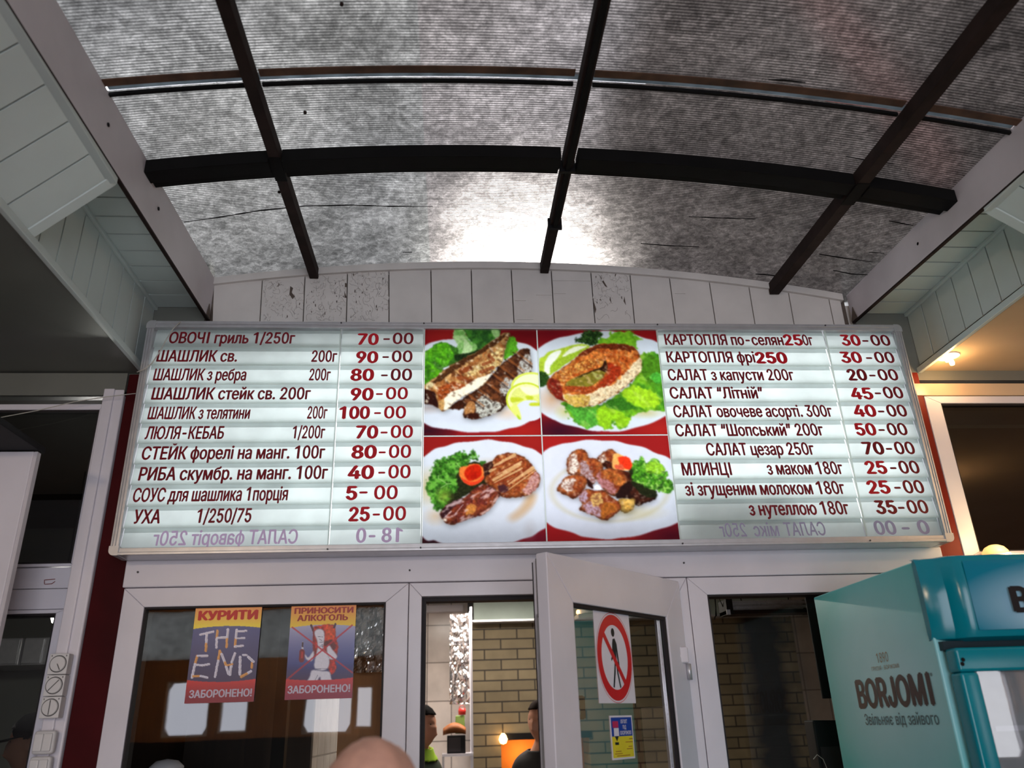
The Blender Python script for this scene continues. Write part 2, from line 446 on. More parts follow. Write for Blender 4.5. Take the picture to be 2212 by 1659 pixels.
M['wire'] = mat('white wire', S(190, 188, 180), .5, 0, 20, .1)
M['skin'] = mat('skin', S(196, 140, 112), .5, 0, 12, .08)
M['bulb'] = mat('warm bulb', S(255, 200, 120), .3, 0, 5, .02, emit=S(255, 196, 120), es=14)
M['bulbw'] = mat('white bulb', S(255, 250, 240), .3, 0, 5, .02, emit=S(255, 250, 240), es=8)

def tile_mat(name, col, grout, tw, th, offset=0.0, rough=.25, mort=.004, axis='XZ', amt=.12, dark_band=None):
    m = bpy.data.materials.new(name); m.use_nodes = True
    n = m.node_tree.nodes; l = m.node_tree.links; b = n['Principled BSDF']
    t = n.new('ShaderNodeTexCoord'); sp = n.new('ShaderNodeSeparateXYZ'); cb = n.new('ShaderNodeCombineXYZ')
    l.new(t.outputs['Object'], sp.inputs[0]); l.new(sp.outputs[axis[0]], cb.inputs[0]); l.new(sp.outputs[axis[1]], cb.inputs[1])
    br = n.new('ShaderNodeTexBrick'); br.offset = offset; br.inputs['Scale'].default_value = 1
    br.inputs['Brick Width'].default_value = tw; br.inputs['Row Height'].default_value = th; br.inputs['Mortar Size'].default_value = mort
    br.inputs['Mortar Smooth'].default_value = .2
    br.inputs['Color1'].default_value = tuple(c*(1-amt) for c in col[:3])+(1,); br.inputs['Color2'].default_value = tuple(c*(1+amt) for c in col[:3])+(1,)
    br.inputs['Mortar'].default_value = grout
    l.new(cb.outputs[0], br.inputs['Vector'])
    out = br.outputs['Color']
    no = n.new('ShaderNodeTexNoise'); no.inputs['Scale'].default_value = 5; no.inputs['Detail'].default_value = 6; l.new(t.outputs['Object'], no.inputs['Vector'])
    mr = n.new('ShaderNodeMapRange'); mr.inputs[1].default_value = .3; mr.inputs[2].default_value = .7; mr.inputs[3].default_value = 1-amt*1.5; mr.inputs[4].default_value = 1+amt
    l.new(no.outputs['Fac'], mr.inputs[0])
    mx = n.new('ShaderNodeMix'); mx.data_type = 'RGBA'; mx.blend_type = 'MULTIPLY'; mx.inputs[0].default_value = 1
    l.new(out, mx.inputs[6]); l.new(mr.outputs[0], mx.inputs[7]); out = mx.outputs[2]
    if dark_band:                                            # near-black upright band with ragged edges between the two X values
        x0, x1 = dark_band
        ad = n.new('ShaderNodeMath'); ad.operation = 'MULTIPLY_ADD'; ad.inputs[1].default_value = .25
        l.new(no.outputs['Fac'], ad.inputs[0]); l.new(sp.outputs['X'], ad.inputs[2])
        a1 = n.new('ShaderNodeMapRange'); a1.inputs[1].default_value = x0; a1.inputs[2].default_value = x0+.13; l.new(ad.outputs[0], a1.inputs[0])
        a2 = n.new('ShaderNodeMapRange'); a2.inputs[1].default_value = x1+.13; a2.inputs[2].default_value = x1; l.new(ad.outputs[0], a2.inputs[0])
        mm = n.new('ShaderNodeMath'); mm.operation = 'MULTIPLY'; l.new(a1.outputs[0], mm.inputs[0]); l.new(a2.outputs[0], mm.inputs[1])
        m2 = n.new('ShaderNodeMix'); m2.data_type = 'RGBA'; l.new(mm.outputs[0], m2.inputs[0]); l.new(out, m2.inputs[6]); m2.inputs[7].default_value = (.006, .006, .007, 1)
        out = m2.outputs[2]
    l.new(out, b.inputs['Base Color']); b.inputs['Roughness'].default_value = rough
    bp = n.new('ShaderNodeBump'); bp.inputs['Strength'].default_value = .4; bp.inputs['Distance'].default_value = .004; bp.invert = True
    l.new(br.outputs['Fac'], bp.inputs['Height']); l.new(bp.outputs['Normal'], b.inputs['Normal'])
    return m
M['tile'] = tile_mat('white wall tile', S(228, 216, 208), S(120, 108, 100), .2, .3, 0, .2)
M['tileside'] = tile_mat('white side wall tile', S(228, 216, 208), S(120, 108, 100), .2, .3, 0, .2, axis='YZ')
M['brick'] = tile_mat('yellow grill brick', S(118, 106, 82), S(48, 42, 34), .26, .077, .5, .8, .006, amt=.14, dark_band=(2.42, 2.74))
M['brickside'] = tile_mat('yellow grill brick side', S(118, 106, 82), S(48, 42, 34), .26, .077, .5, .8, .006, axis='YZ', amt=.22)

def sheet_material():
    """dirty twin-wall polycarbonate: flutes across the hall, blotches of grime, milky scattering and some see-through"""
    m = bpy.data.materials.new('dirty polycarbonate'); m.use_nodes = True
    n = m.node_tree.nodes; l = m.node_tree.links; n.clear()
    o = n.new('ShaderNodeOutputMaterial'); t = n.new('ShaderNodeTexCoord'); sp = n.new('ShaderNodeSeparateXYZ'); l.new(t.outputs['Object'], sp.inputs[0])
    def math_(op, a, b=None, clamp=False):
        q = n.new('ShaderNodeMath'); q.operation = op; q.use_clamp = clamp
        for i, v in enumerate((a, b)):
            if v is None: continue
            if isinstance(v, (int, float)): q.inputs[i].default_value = v
            else: l.new(v, q.inputs[i])
        return q.outputs[0]
    def noise(sc, det, stretch=None, dist=0.0):
        q = n.new('ShaderNodeTexNoise'); q.inputs['Scale'].default_value = sc; q.inputs['Detail'].default_value = det; q.inputs['Roughness'].default_value = .62; q.inputs['Distortion'].default_value = dist
        if stretch:
            mp = n.new('ShaderNodeMapping'); mp.inputs['Scale'].default_value = stretch; l.new(t.outputs['Object'], mp.inputs['Vector']); l.new(mp.outputs[0], q.inputs['Vector'])
        else: l.new(t.outputs['Object'], q.inputs['Vector'])
        return q.outputs['Fac']
    def remap(v, a, b, c, d):
        q = n.new('ShaderNodeMapRange'); q.inputs[1].default_value = a; q.inputs[2].default_value = b; q.inputs[3].default_value = c; q.inputs[4].default_value = d; l.new(v, q.inputs[0]); return q.outputs[0]
    big = math_('MULTIPLY', remap(noise(2.1, 5, None, .6), .34, .66, .66, 1.26), remap(noise(8.5, 4, None, 1.5), .36, .64, .72, 1.24))
    mid = remap(noise(44, 4, None, .8), .40, .66, .74, 1.42)
    vo = n.new('ShaderNodeTexVoronoi'); vo.inputs['Scale'].default_value = 34; l.new(t.outputs['Object'], vo.inputs['Vector'])
    spots = remap(vo.outputs['Distance'], .1, .75, .86, 1.12)
    fine = remap(noise(210, 3), .3, .7, .74, 1.26)
    wav = math_('SINE', math_('MULTIPLY', sp.outputs['Y'], 2*math.pi/.0098))
    amp = math_('MULTIPLY', remap(sp.outputs['Y'], -.42, -.06, .62, .06), remap(noise(4, 2), .3, .7, .6, 1.2))
    rib = math_('ADD', 1.0, math_('MULTIPLY', wav, amp))
    g = math_('MULTIPLY', math_('MULTIPLY', big, mid), math_('MULTIPLY', math_('MULTIPLY', spots, fine), rib))
    # the older sheets to the left are greener than their neighbours
    stp = math_('LESS_THAN', sp.outputs['X'], -.085)
    cm = n.new('ShaderNodeMix'); cm.data_type = 'RGBA'; cm.inputs[6].default_value = (1.02, .955, .925, 1); cm.inputs[7].default_value = (.98, .99, .95, 1); l.new(stp, cm.inputs[0])
    def tint(k):
        q = n.new('ShaderNodeMix'); q.data_type = 'RGBA'; q.blend_type = 'MULTIPLY'; q.inputs[0].default_value = 1
        l.new(cm.outputs[2], q.inputs[6]); l.new(math_('MULTIPLY', g, k), q.inputs[7]); return q.outputs[2]
    tl = n.new('ShaderNodeBsdfTranslucent'); l.new(tint(.013), tl.inputs['Color'])
    rf = n.new('ShaderNodeBsdfRefraction'); rf.inputs['Roughness'].default_value = .40; rf.inputs['IOR'].default_value = 1.12; l.new(tint(.044), rf.inputs['Color'])
    df = n.new('ShaderNodeBsdfDiffuse'); l.new(tint(.07), df.inputs['Color'])
    a1 = n.new('ShaderNodeAddShader'); a2 = n.new('ShaderNodeAddShader')
    l.new(tl.outputs[0], a1.inputs[0]); l.new(rf.outputs[0], a1.inputs[1]); l.new(a1.outputs[0], a2.inputs[0]); l.new(df.outputs[0], a2.inputs[1])
    l.new(a2.outputs[0], o.inputs['Surface'])
    return m
M['sheet'] = sheet_material()
M['refl_sheet'] = lit_mat('grey sheet for the pane reflection', (.20, .21, .20, 1), .9, .5, .25)

# ------------------------------------------------------------------ roof
XL, XR, YB = -.93, 1.643, -6.0          # beam faces and rear wall
def roof_strip(mb, y0, y1, o0, o1, x0=-.93, x1=1.66, n=28, m=0):
    """arched bar following the roof, y0..y1 wide, from o0 to o1 below the sheet"""
    rings = []
    for x in np.linspace(x0, x1, n):
        rings.append([(x, y0, zr(x, y0)+o0), (x, y1, zr(x, y1)+o0), (x, y1, zr(x, y1)+o1), (x, y0, zr(x, y0)+o1)])
    return mb.loft(rings, m)
xs = np.linspace(-1.02, 1.74, 36)
def sheet(ys):
    mb = MB(); n = len(ys)
    for x in xs:
        for y in ys: mb.v.append((x, y, zr(x, y)))
    for i in range(len(xs)-1):
        for j in range(n-1): a = i*n+j; mb.f.append((a, a+1, a+n+1, a+n)); mb.m.append(0)
    return struct(mb.build('ceiling', M['sheet'], smooth=True))
sheet(np.linspace(YB-.05, -1.073, 46)); ceil = sheet(np.linspace(-1.052, .06, 20))
# cracks and soaked flutes in the sheet
def crack(px, wd, nm='crack'):
    mb = MB()
    P = [atroof(x, y, -.004) for x, y in px]
    for k, (a, b) in enumerate(zip(P, P[1:])):
        w0 = wd*(1 if k else .4); w1 = wd*(.25 if k == len(P)-2 else 1)
        mb.hexa([a+(0, -w0/2, -.001), b+(0, -w1/2, -.001), a+(0, w0/2, -.001), b+(0, w1/2, -.001), a+(0, -w0/2, .001), b+(0, -w1/2, .001), a+(0, w0/2, .001), b+(0, w1/2, .001)])
    return mb.build(nm, M['steel'], ceil)
for px, wd in ((((397, 480), (470, 470), (560, 455), (660, 445), (760, 443), (850, 446), (935, 446)), .0035),
               (((1828, 338), (1870, 346), (1930, 354)), .004), (((1660, 172), (1690, 173), (1740, 178)), .006), (((1672, 184), (1735, 188)), .004),
               (((1488, 468), (1560, 471), (1632, 473)), .004), (((1770, 549), (1812, 556), (1885, 566)), .005), (((1800, 584), (1840, 592), (1880, 594)), .005),
               (((1632, 592), (1650, 593), (1690, 597)), .007), (((1920, 477), (1950, 483), (1972, 487)), .006), (((1384, 526), (1450, 531), (1510, 533)), .004),
               (((870, 545), (890, 545)), .005), (((1877, 545), (1910, 547)), .005)):
    crack(px, wd)
for x, y in ((659, 243), (603, 415), (738, 9)):
    p = atroof(x, y, -.006); MB().lathe([(.0005, -.004), (.005, -.003), (.005, .003), (.0005, .004)], p, 10).build('screw_head', M['brown'], ceil)

# purlin that crosses the whole roof
pu = thing('purlin', 'dark steel purlin arching right across the translucent roof', 'roof bar', (0, -.73, zr(0, -.73)))
SEG = [(XL, -.5645), (-.5255, .352), (.408, 1.3095), (1.3565, XR)]
for a, b in SEG:
    mb = MB(); roof_strip(mb, -.765, -.705, -.012, -.058, a, b, 12); roof_strip(mb, -.700, -.665, -.020, -.045, a, b, 12)
    mb.build('tube', M['steel'], pu, .002)
# joint profile nearer the viewer: clear cover strip between two rusty rails
jp = thing('joint_profile', 'bright clear joint strip with rusty rails crossing the upper roof', 'roof strip', (0, -1.07, zr(0, -1.07)))
for a, b in SEG:
    mb = MB(); roof_strip(mb, -1.100, -1.074, -.004, -.008, a, b, 12); mb.build('rail', M['rust'], jp)
    mb = MB(); roof_strip(mb, -1.0505, -1.040, -.004, -.014, a, b, 12); mb.build('rail', M['steel'], jp)
mb = MB(); roof_strip(mb, -1.0735, -1.0515, .004, .001, XL, XR, 30); mb.build('cover_strip', M['cover'], jp)
# rafters running to the wall
def rafter(x, label, wd, dp, extra=False):
    t = thing('rafter', label, 'roof bar', (x, 0, zr(x, 0)), group=None)
    def bar(w_, o0, o1, y0, y1): 
        r_ = [[(x-w_/2, y, zr(x, y)+o0), (x+w_/2, y, zr(x, y)+o0), (x+w_/2, y, zr(x, y)+o1), (x-w_/2, y, zr(x, y)+o1)] for y in (y0, y1)]
        return MB().loft(r_)
    bar(wd, -.006, -dp, YB+.02, -.005).build('tube', M['brown'], t, .0015)
    if extra:
        bar(wd*.5, -dp-.001, -dp-.012, YB+.02, -.36).build('conduit', M['steel'], t, .002)
        for y in (-.36, -.70): bar(wd*1.5, -.02, -dp-.015, y-.006, y+.006).build('clamp', M['dark'], t)
    else:
        bar(wd*1.1, -dp+.0005, -dp-.003, -.775, -.655).build('gusset', M['steel'], t, .001)
    return t
rafter(-.545, 'brown steel rafter left of the other two under the translucent roof', .034, .050)
rafter(.380, 'brown steel rafter with a conduit clipped under it above the menu board', .034, .050, True)
rafter(1.333, 'brown steel rafter nearest the right white beam', .040, .055)

# ------------------------------------------------------------------ gable wall above the sign
struct(MB().box(-1.09, 1.80, .02, .08, 2.06, 2.99).box(-.99, 1.72, .025, .08, 2.95, 3.17).build('wall_back', M['board']))
seams = [((462, 602), (462, 700)), ((566.6, 601), (562.8, 700)), ((659, 590), (656, 700)), ((750.7, 580), (749.5, 700)), ((840, 577), (842, 700)), ((930.5, 572), (933.7, 700)),
         ((1017.5, 572), (1022, 700)), ((1103.6, 570), (1111.5, 700)), ((1190, 572), (1198, 700)), ((1275.4, 578), (1286, 700)), ((1360, 584), (1371, 700)), ((1444.7, 589), (1460, 700)),
         ((1530, 594), (1546.6, 700)), ((1615, 603), (1631, 700)), ((1700, 614), (1715, 700)), ((1786, 625), (1801.6, 700)), ((1812, 630), (1826, 700))]
mb = MB(); mb2 = MB()
for (a, b), (c, d) in zip(seams, seams[1:]):
    tl, bl, tr, br = atY(*a, 0), atY(*b, 0), atY(*c, 0), atY(*d, 0)
    g = .0018
    tl[2] = zr(tl[0], 0)-.012; tr[2] = zr(tr[0], 0)-.012
    for p in (bl, br): p[2] = 2.97
    mb.prism([tl+(g, 0, 0), bl+(g, 0, 0), br-(g, 0, 0), tr-(g, 0, 0)], (0, .02, 0))
gab = struct(mb.build('wall_back', M['board'], bevel=.0015))
mb = MB()                                                # dark bedding that shows in the seams
rings = [[(x, .021, 2.97), (x, .021, zr(x, 0)-.005), (x, .06, zr(x, 0)-.005), (x, .06, 2.97)] for x in np.linspace(-.97, 1.64, 24)]
mb.loft(rings).build('trim_1', M['bare']); struct(bpy.data.objects['trim_1'])
# flakes of paint come off four of the boards: curled chips and the bare wood they left
rng = random.Random(3)
def flake(px, py, s, bare=True):
    c = atY(px, py, -.0012); n = rng.randint(5, 8); a0 = rng.random()*6
    pts = []
    for k in range(n):
        a = a0+2*math.pi*k/n; r_ = s*(.5+rng.random()*.8); pts.append(c+np.array([r_*math.cos(a)*(.45 if bare else 1), 0, r_*math.sin(a)*1.3]))
    return pts
fm = MB()
def boardfl(x0, x1, y0, y1, nbare, nchip, smin=.002, smax=.006):
    for _ in range(nbare): fm.prism(flake(rng.uniform(x0, x1), rng.uniform(y0, y1), rng.uniform(smin, smax)), (0, .001, 0), 0)
    for _ in range(nchip):
        P = flake(rng.uniform(x0, x1), rng.uniform(y0, y1), rng.uniform(.003, .010), False)
        for k in range(len(P)): P[k][1] -= .003*(k % 3)/2
        fm.prism(P, (0, .0008, 0), 1)
boardfl(572, 655, 612, 690, 8, 46); boardfl(664, 745, 592, 690, 16, 60); boardfl(756, 838, 584, 690, 20, 70); boardfl(1282, 1360, 586, 655, 12, 46)
for x0, x1, y0, y1, n_ in ((570, 656, 606, 692, 34), (662, 746, 594, 692, 40), (754, 838, 584, 692, 46), (1281, 1362, 586, 690, 26)):
    for _ in range(n_):                                  # crazed paint
        q = [rng.uniform(x0, x1), rng.uniform(y0, y1)]; a = rng.uniform(0, 6.28); P = [atY(q[0], q[1], -.0006)]
        for _k in range(rng.randint(2, 5)):
            a += rng.uniform(-1.1, 1.1); q = [min(x1, max(x0, q[0]+5*math.cos(a))), min(y1, max(y0, q[1]+6*math.sin(a)))]; P.append(atY(q[0], q[1], -.0006))
        for A_, B_ in zip(P, P[1:]):
            d_ = np.array([-(B_-A_)[2], 0, (B_-A_)[0]]); d_ = d_/(np.linalg.norm(d_)+1e-9)*.00055; fm.quad(A_-d_, B_-d_, B_+d_, A_+d_, 2)
for px in (((627, 618), (633, 622), (630, 632), (637, 640), (632, 646), (625, 636)), ((745, 611), (749, 612), (749, 620), (745, 620)), ((744, 628), (749, 643), (744, 643)),
           ((1296, 595), (1303, 605), (1312, 620), (1309, 621), (1300, 607)), ((1330, 585), (1331, 597), (1328, 597)), ((1283, 652), (1288, 668), (1286, 677), (1282, 660)), ((1318, 640), (1321, 655), (1317, 648)), ((1349, 640), (1352, 659), (1347, 650))):
    fm.prism([atY(x, y, -.001) for x, y in px], (0, .001, 0), 0)
for x0, y0, x1, y1 in ((1194, 606, 1275, 606), (1197, 634, 1222, 634), (1112, 649, 1136, 649), (1158, 637, 1192, 636), (1115, 690, 1152, 692), (1458, 634, 1480, 633), (1150, 581, 1175, 581)):
    a, b = atY(x0, y0, -.001), atY(x1, y1, -.001); fm.box(a[0], b[0], -.003, 0, a[2]-.0012, a[2]+.0012, 1)
fm.build('paint_flakes', [M['bare'], M['board'], mat('crack line', S(128, 120, 114), .7)], gab)
gab.children[0]['kind'] = 'stuff'
# arched cover strip along the top of the gable
mb = MB(); rings = [[(x, -.014, zr(x, 0)-.034), (x, -.014, zr(x, 0)-.004), (x, .012, zr(x, 0)-.004), (x, .012, zr(x, 0)-.034)] for x in np.linspace(-.935, 1.62, 30)]
struct(mb.loft(rings).build('trim_2', M['board']))

# ------------------------------------------------------------------ white beams, soffits, fascias, low side ceilings
SLB = .028
def beam(name, x0, x1, face, label):
    t = thing(name, label, 'beam', (face, 0, 3.07))
    z0 = (lambda y: 3.074+SLB*y) if face < 0 else (lambda y: 3.080+.055*max(y, -1.2)*1.0)
    z1 = (lambda y: zr(-.93, y)-.004) if face < 0 else (lambda y: zr(1.643, y)+.0)
    ys_ = [0.0, -1.2, YB+.02]
    rings = [[(x0, y, z0(y)), (x1, y, z0(y)), (x1, y, z1(y)), (x0, y, z1(y))] for y in ys_]
    MB().loft(rings).build('boxing', M['beam'], t, .002)
    bx0, bx1 = x0+.0005, x1-.0005
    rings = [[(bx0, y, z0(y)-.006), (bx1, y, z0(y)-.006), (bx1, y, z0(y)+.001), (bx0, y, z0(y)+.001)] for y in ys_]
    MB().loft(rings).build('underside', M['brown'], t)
    sgn = 1 if face < 0 else -1
    for y in ((-.62, -1.02) if face < 0 else (-.52, -1.3)):
        MB().lathe([(.0005, 0), (.006, 0), (.006, .003), (.0005, .004)], (face, y, (z0(y)+z1(y))/2), 12, axis='X').build('bolt_hole', M['dark'], t)
    y = -.02                                            # split, raw end of the boxing by the wall
    MB().prism([(face+sgn*.001, -.002, z0(0)), (face+sgn*.001, -.05, z0(-.05)), (face+sgn*.001, -.03, z0(0)+.055)], (sgn*.002, 0, 0)).build('broken_end', M['bare'], t)
    return t
beam('beam', XL-.012, XL, XL, 'white boxed beam along the left edge of the roof')
beam('beam', XR, XR+.012, XR, 'white boxed beam along the right edge of the roof')

def boards(mb, P, Q, n0, w_, t0, t1, nrm, gap=.006, thick=.008):
    """cladding boards between the two rails P(t) and Q(t); each board w_ wide along t"""
    t = t0
    nrm = np.asarray(nrm, float)
    while t < t1-1e-6:
        e = min(t+w_, t1); a, b, c, d = [np.asarray(v, float) for v in (P(t+gap/2), P(e-gap/2), Q(e-gap/2), Q(t+gap/2))]
        mb.prism([a, b, c, d], nrm*thick, 0); t = e
    a, b, c, d = [np.asarray(v, float) for v in (P(t0), P(t1), Q(t1), Q(t0))]
    mb.prism([a+nrm*thick*.7, b+nrm*thick*.7, c+nrm*thick*.7, d+nrm*thick*.7], nrm*.012, 1)
def soffit(side, xb, xf, zs, zb0, zf, yb, n):
    """flat soffit + fascia by the wall, sloping cladding nearer the viewer"""
    sg = -1 if side < 0 else 1
    mb = MB()
    boards(mb, lambda t: (xb, -t, zs), lambda t: (xf, -t, zs), 0, .100, .0, -yb, (0, 0, 1))
    struct(mb.build('trim_%d' % n, [M['pvc'], M['line']]))
    mb = MB()
    boards(mb, lambda t: (xf, -t, zf), lambda t: (xf, -t, zs), 0, .105, .0, -yb, (sg, 0, 0))
    struct(mb.build('trim_%d' % (n+1), [M['pvc'], M['line']]))
    mb = MB()                                           # sloping part
    z0 = zb0
    nr = np.array([(zs-zf)*.7*sg*-1, 0, abs(xf-xb)]); nr = np.array([sg*(z0-zf), 0, abs(xf-xb)]); nr = nr/np.linalg.norm(nr)
    boards(mb, lambda t: (xb, -t, z0), lambda t: (xf, -t, zf), 0, .125, -yb, -YB-.02, nr)
    struct(mb.build('trim_%d' % (n+2), [M['pvc'], M['line']]))
    mb = MB()                                           # corner mouldings
    mb.box(min(xf, xf-sg*.016), max(xf, xf-sg*.016), YB+.02, .0, zf-.012, zf+.012)
    mb.box(min(xf, xf-sg*.012), max(xf, xf-sg*.012), yb, .0, zs-.014, zs)
    mb.box(min(xb-sg*.010, xb+sg*.018), max(xb-sg*.010, xb+sg*.018), YB+.02, yb, z0-.014, z0+.006)
    a = np.array([xb, yb, z0]); b = np.array([xf, yb, zf])
    mb.prism([a+(0, .016, -.006), a+(0, -.02, -.006), a+(0, -.02, .01), a+(0, .016, .01)], b-a)
    mb.prism([(xb, yb-.002, z0), (xf, yb-.002, zf), (xf, yb-.002, zs+.01), (xb, yb-.002, zs+.01)], (0, .008, 0))
    struct(mb.build('trim_%d' % (n+3), M['pvc'], bevel=.002))
soffit(-1, XL-.011, -1.142, 3.128, 3.066-.028, 2.846, -.905, 3)
soffit(1, XR+.011, 1.885, 3.120, 3.030, 2.862, -.857, 7)
struct(MB().box(-4.0, -1.142, YB, .0, 2.845, 2.87).build('ceiling', M['ceilL']))
struct(MB().box(1.885, 5.0, YB, .0, 2.862, 2.887).build('ceiling', M['ceilR']))
# upper closure of the wall beside the soffits
struct(MB().box(-4.0, -.95, .0, .06, 2.80, 3.30).box(1.66, 5.0, .0, .06, 2.82, 3.30).build('wall_back', M['ceilL']))

# ------------------------------------------------------------------ shell of the hall
struct(MB().box(-4.1, 5.1, YB-.1, 6.5, -.06, 0).build('floor', M['floor']))
def holed(name, m, x0, x1, y0, y1, z0, z1, holes, axis='Y'):
    mb = MB()
    cu = sorted({x0, x1, *[h[0] for h in holes], *[h[1] for h in holes]}); cz = sorted({z0, z1, *[h[2] for h in holes], *[h[3] for h in holes]})
    for a, b in zip(cu, cu[1:]):
        run = None
        for c, d in zip(cz, cz[1:]):
            if any(h[0] <= (a+b)/2 <= h[1] and h[2] <= (c+d)/2 <= h[3] for h in holes): continue
            mb.box(a, b, y0, y1, c, d) if axis == 'Y' else mb.box(y0, y1, a, b, c, d)
    return struct(mb.build(name, m))
rear = [(-2.86, -2.42, 1.60, 2.12), (-2.32, -2.04, 1.62, 1.93), (-1.50, -1.0, 1.58, 2.00), (-.97, -.80, 1.62, 2.02), (4.5, 4.95, 1.2, 1.95), (-.62, 1.62, .0, 2.98)]
holed('wall_front', M['tan'], -4.0, 5.0, YB-.1, YB, 1.56, 3.16, [h for h in rear]+[(-3.9, -.7, 2.32, 2.80)])
struct(MB().quad((-3.9, YB-.05, 2.32), (-.7, YB-.05, 2.32), (-.7, YB-.05, 2.80), (-3.9, YB-.05, 2.80)).build('window_9', M['refl_sheet']))  # unseen sheet added to give the left pane a pale reflection
holed('wall_front', M['darkwood'], -4.0, 5.0, YB-.1, YB, 0.0, 1.56, [(4.5, 4.95, 1.2, 1.56), (-.62, 1.62, .0, 1.56)])
for k, (a, b, c, d) in enumerate(rear[:5]):
    mb = MB(); f = .02
    mb.box(a, b, YB-.06, YB-.02, c, c+f).box(a, b, YB-.06, YB-.02, d-f, d).box(a, a+f, YB-.06, YB-.02, c+f, d-f).box(b-f, b, YB-.06, YB-.02, c+f, d-f)
    q = .12 if b-a > .3 else .05
    for (x, z, sx, sz) in ((a, c, 1, 1), (b, c, -1, 1), (a, d, 1, -1), (b, d, -1, -1)):
        mb.prism([(x, YB-.05, z), (x+sx*q*.6, YB-.05, z), (x, YB-.05, z+sz*q)], (0, .02, 0))
    struct(mb.build('window_%d' % (4+k), M['white']))
struct(MB().box(-4.1, -4.0, YB-.1, .0, 0, 2.9).build('wall_left', M['darkwood']))
struct(MB().box(5.0, 5.1, YB-.1, .0, 0, 2.9).build('wall_right', M['tan']))
for k, (x0, x1, z0, z1, y) in enumerate(((-.62, 1.62, 0.0, 2.98, YB-.02),)):  # wide rear opening added to fill the hall with daylight
    la = bpy.data.lights.new('fill_opening_portal', 'AREA'); la.shape = 'RECTANGLE'; la.size = x1-x0; la.size_y = z1-z0; la.cycles.is_portal = True
    lo = bpy.data.objects.new('fill_opening_portal', la); COL.objects.link(lo); lo.location = ((x0+x1)/2, y, (z0+z1)/2); lo.rotation_euler = (R(90), 0, 0)
# block added beyond the roof to dim the right side of the sheet
nb = struct(MB().box(2.45, 6.5, -3.0, 9.0, 3.0, 9.0).build('sky_blocker', M['bare']))
MB().prism([(2.40, .15, 3.7), (2.40, .42, 3.7), (2.40, 1.5, 6.4), (2.40, 1.2, 6.4)], (.045, 0, 0)).build('brace', mat('orange red paint', S(124, 52, 36), .7), nb)

# ------------------------------------------------------------------ columns, lintel, window and door frames in the back wall
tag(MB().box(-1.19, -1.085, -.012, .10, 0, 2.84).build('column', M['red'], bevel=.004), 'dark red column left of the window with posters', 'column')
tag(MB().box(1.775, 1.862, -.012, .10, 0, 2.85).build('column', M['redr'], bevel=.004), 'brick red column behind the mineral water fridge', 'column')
hd = struct(MB().box(-1.09, 1.775, -.022, .06, 2.060, 2.150).build('trim_11', M['white'], bevel=.004))
MB().box(-1.088, 1.77, -.030, .03, 2.150, 2.160).build('ledge', M['alu'], hd)
for x, y in ((298, 1236), (885, 1232), (1477, 1216)):
    p = atY(x, y, -.022); MB().lathe([(.0005, .0), (.0035, .0), (.0035, .003), (.0005, .004)], p-np.array([0, .003, 0]), 10, axis='Y').build('screw_head', M['line'], hd)
def frame(name, x0, x1, z0, z1, fw, y0=-.015, y1=.055, pane='glass', bot=True, mullion=()):
    t = bpy.data.objects.new(name, None); COL.objects.link(t); t.location = (x0, 0, z0); t['kind'] = 'structure'
    l_, r_, tp, bt = fw
    mb = MB(); d = y1-y0
    # mitred members
    A = [(x0, y0, z1), (x1, y0, z1), (x1-r_, y0, z1-tp), (x0+l_, y0, z1-tp)]
    Bq = [(x0, y0, z0), (x0, y0, z1), (x0+l_, y0, z1-tp), (x0+l_, y0, z0+bt)]
    Cq = [(x1, y0, z1), (x1, y0, z0), (x1-r_, y0, z0+bt), (x1-r_, y0, z1-tp)]
    D = [(x0, y0, z0), (x0+l_, y0, z0+bt), (x1-r_, y0, z0+bt), (x1, y0, z0)]
    for q in ([A, Bq, Cq, D] if bt else [A, Bq, Cq]): mb.prism(q, (0, d, 0))
    mb.build('frame', M['white'], t, .0025)
    g = MB(); s = .006
    if pane:
        gx0, gx1, gz0, gz1 = x0+l_, x1-r_, z0+bt, z1-tp
        g.box(gx0, gx0+s, y0+.006, y1, gz0, gz1).box(gx1-s, gx1, y0+.006, y1, gz0, gz1).box(gx0+s, gx1-s, y0+.006, y1, gz1-s, gz1).box(gx0+s, gx1-s, y0+.006, y1, gz0, gz0+s)
        g.build('seal', M['gasket'], t)
        MB().quad((gx0+s, .004, gz0+s), (gx1-s, .004, gz0+s), (gx1-s, .004, gz1-s), (gx0+s, .004, gz1-s)).build('pane', M[pane], t)
    return t
frame('window_1', -1.085, -.145, .80, 2.058, (.073, .076, .062, .07))
struct(MB().box(-1.085, -.145, .0, .055, .0, .80).box(.82, 1.775, .0, .055, .0, .80).build('wall_back', M['white']))
d1 = frame('door_1', -.143, .822, 0, 2.058, (.043, .03, .046, 0), pane=None, bot=False)
MB().box(-.100, -.086, .01, .06, 0, 2.012).box(-.086, .792, .01, .06, 1.998, 2.012).build('seal', M['gasket'], d1)
w2 = frame('window_2', .824, 1.775, .80, 2.058, (.066, .07, .060, .07), pane='glassleaf')
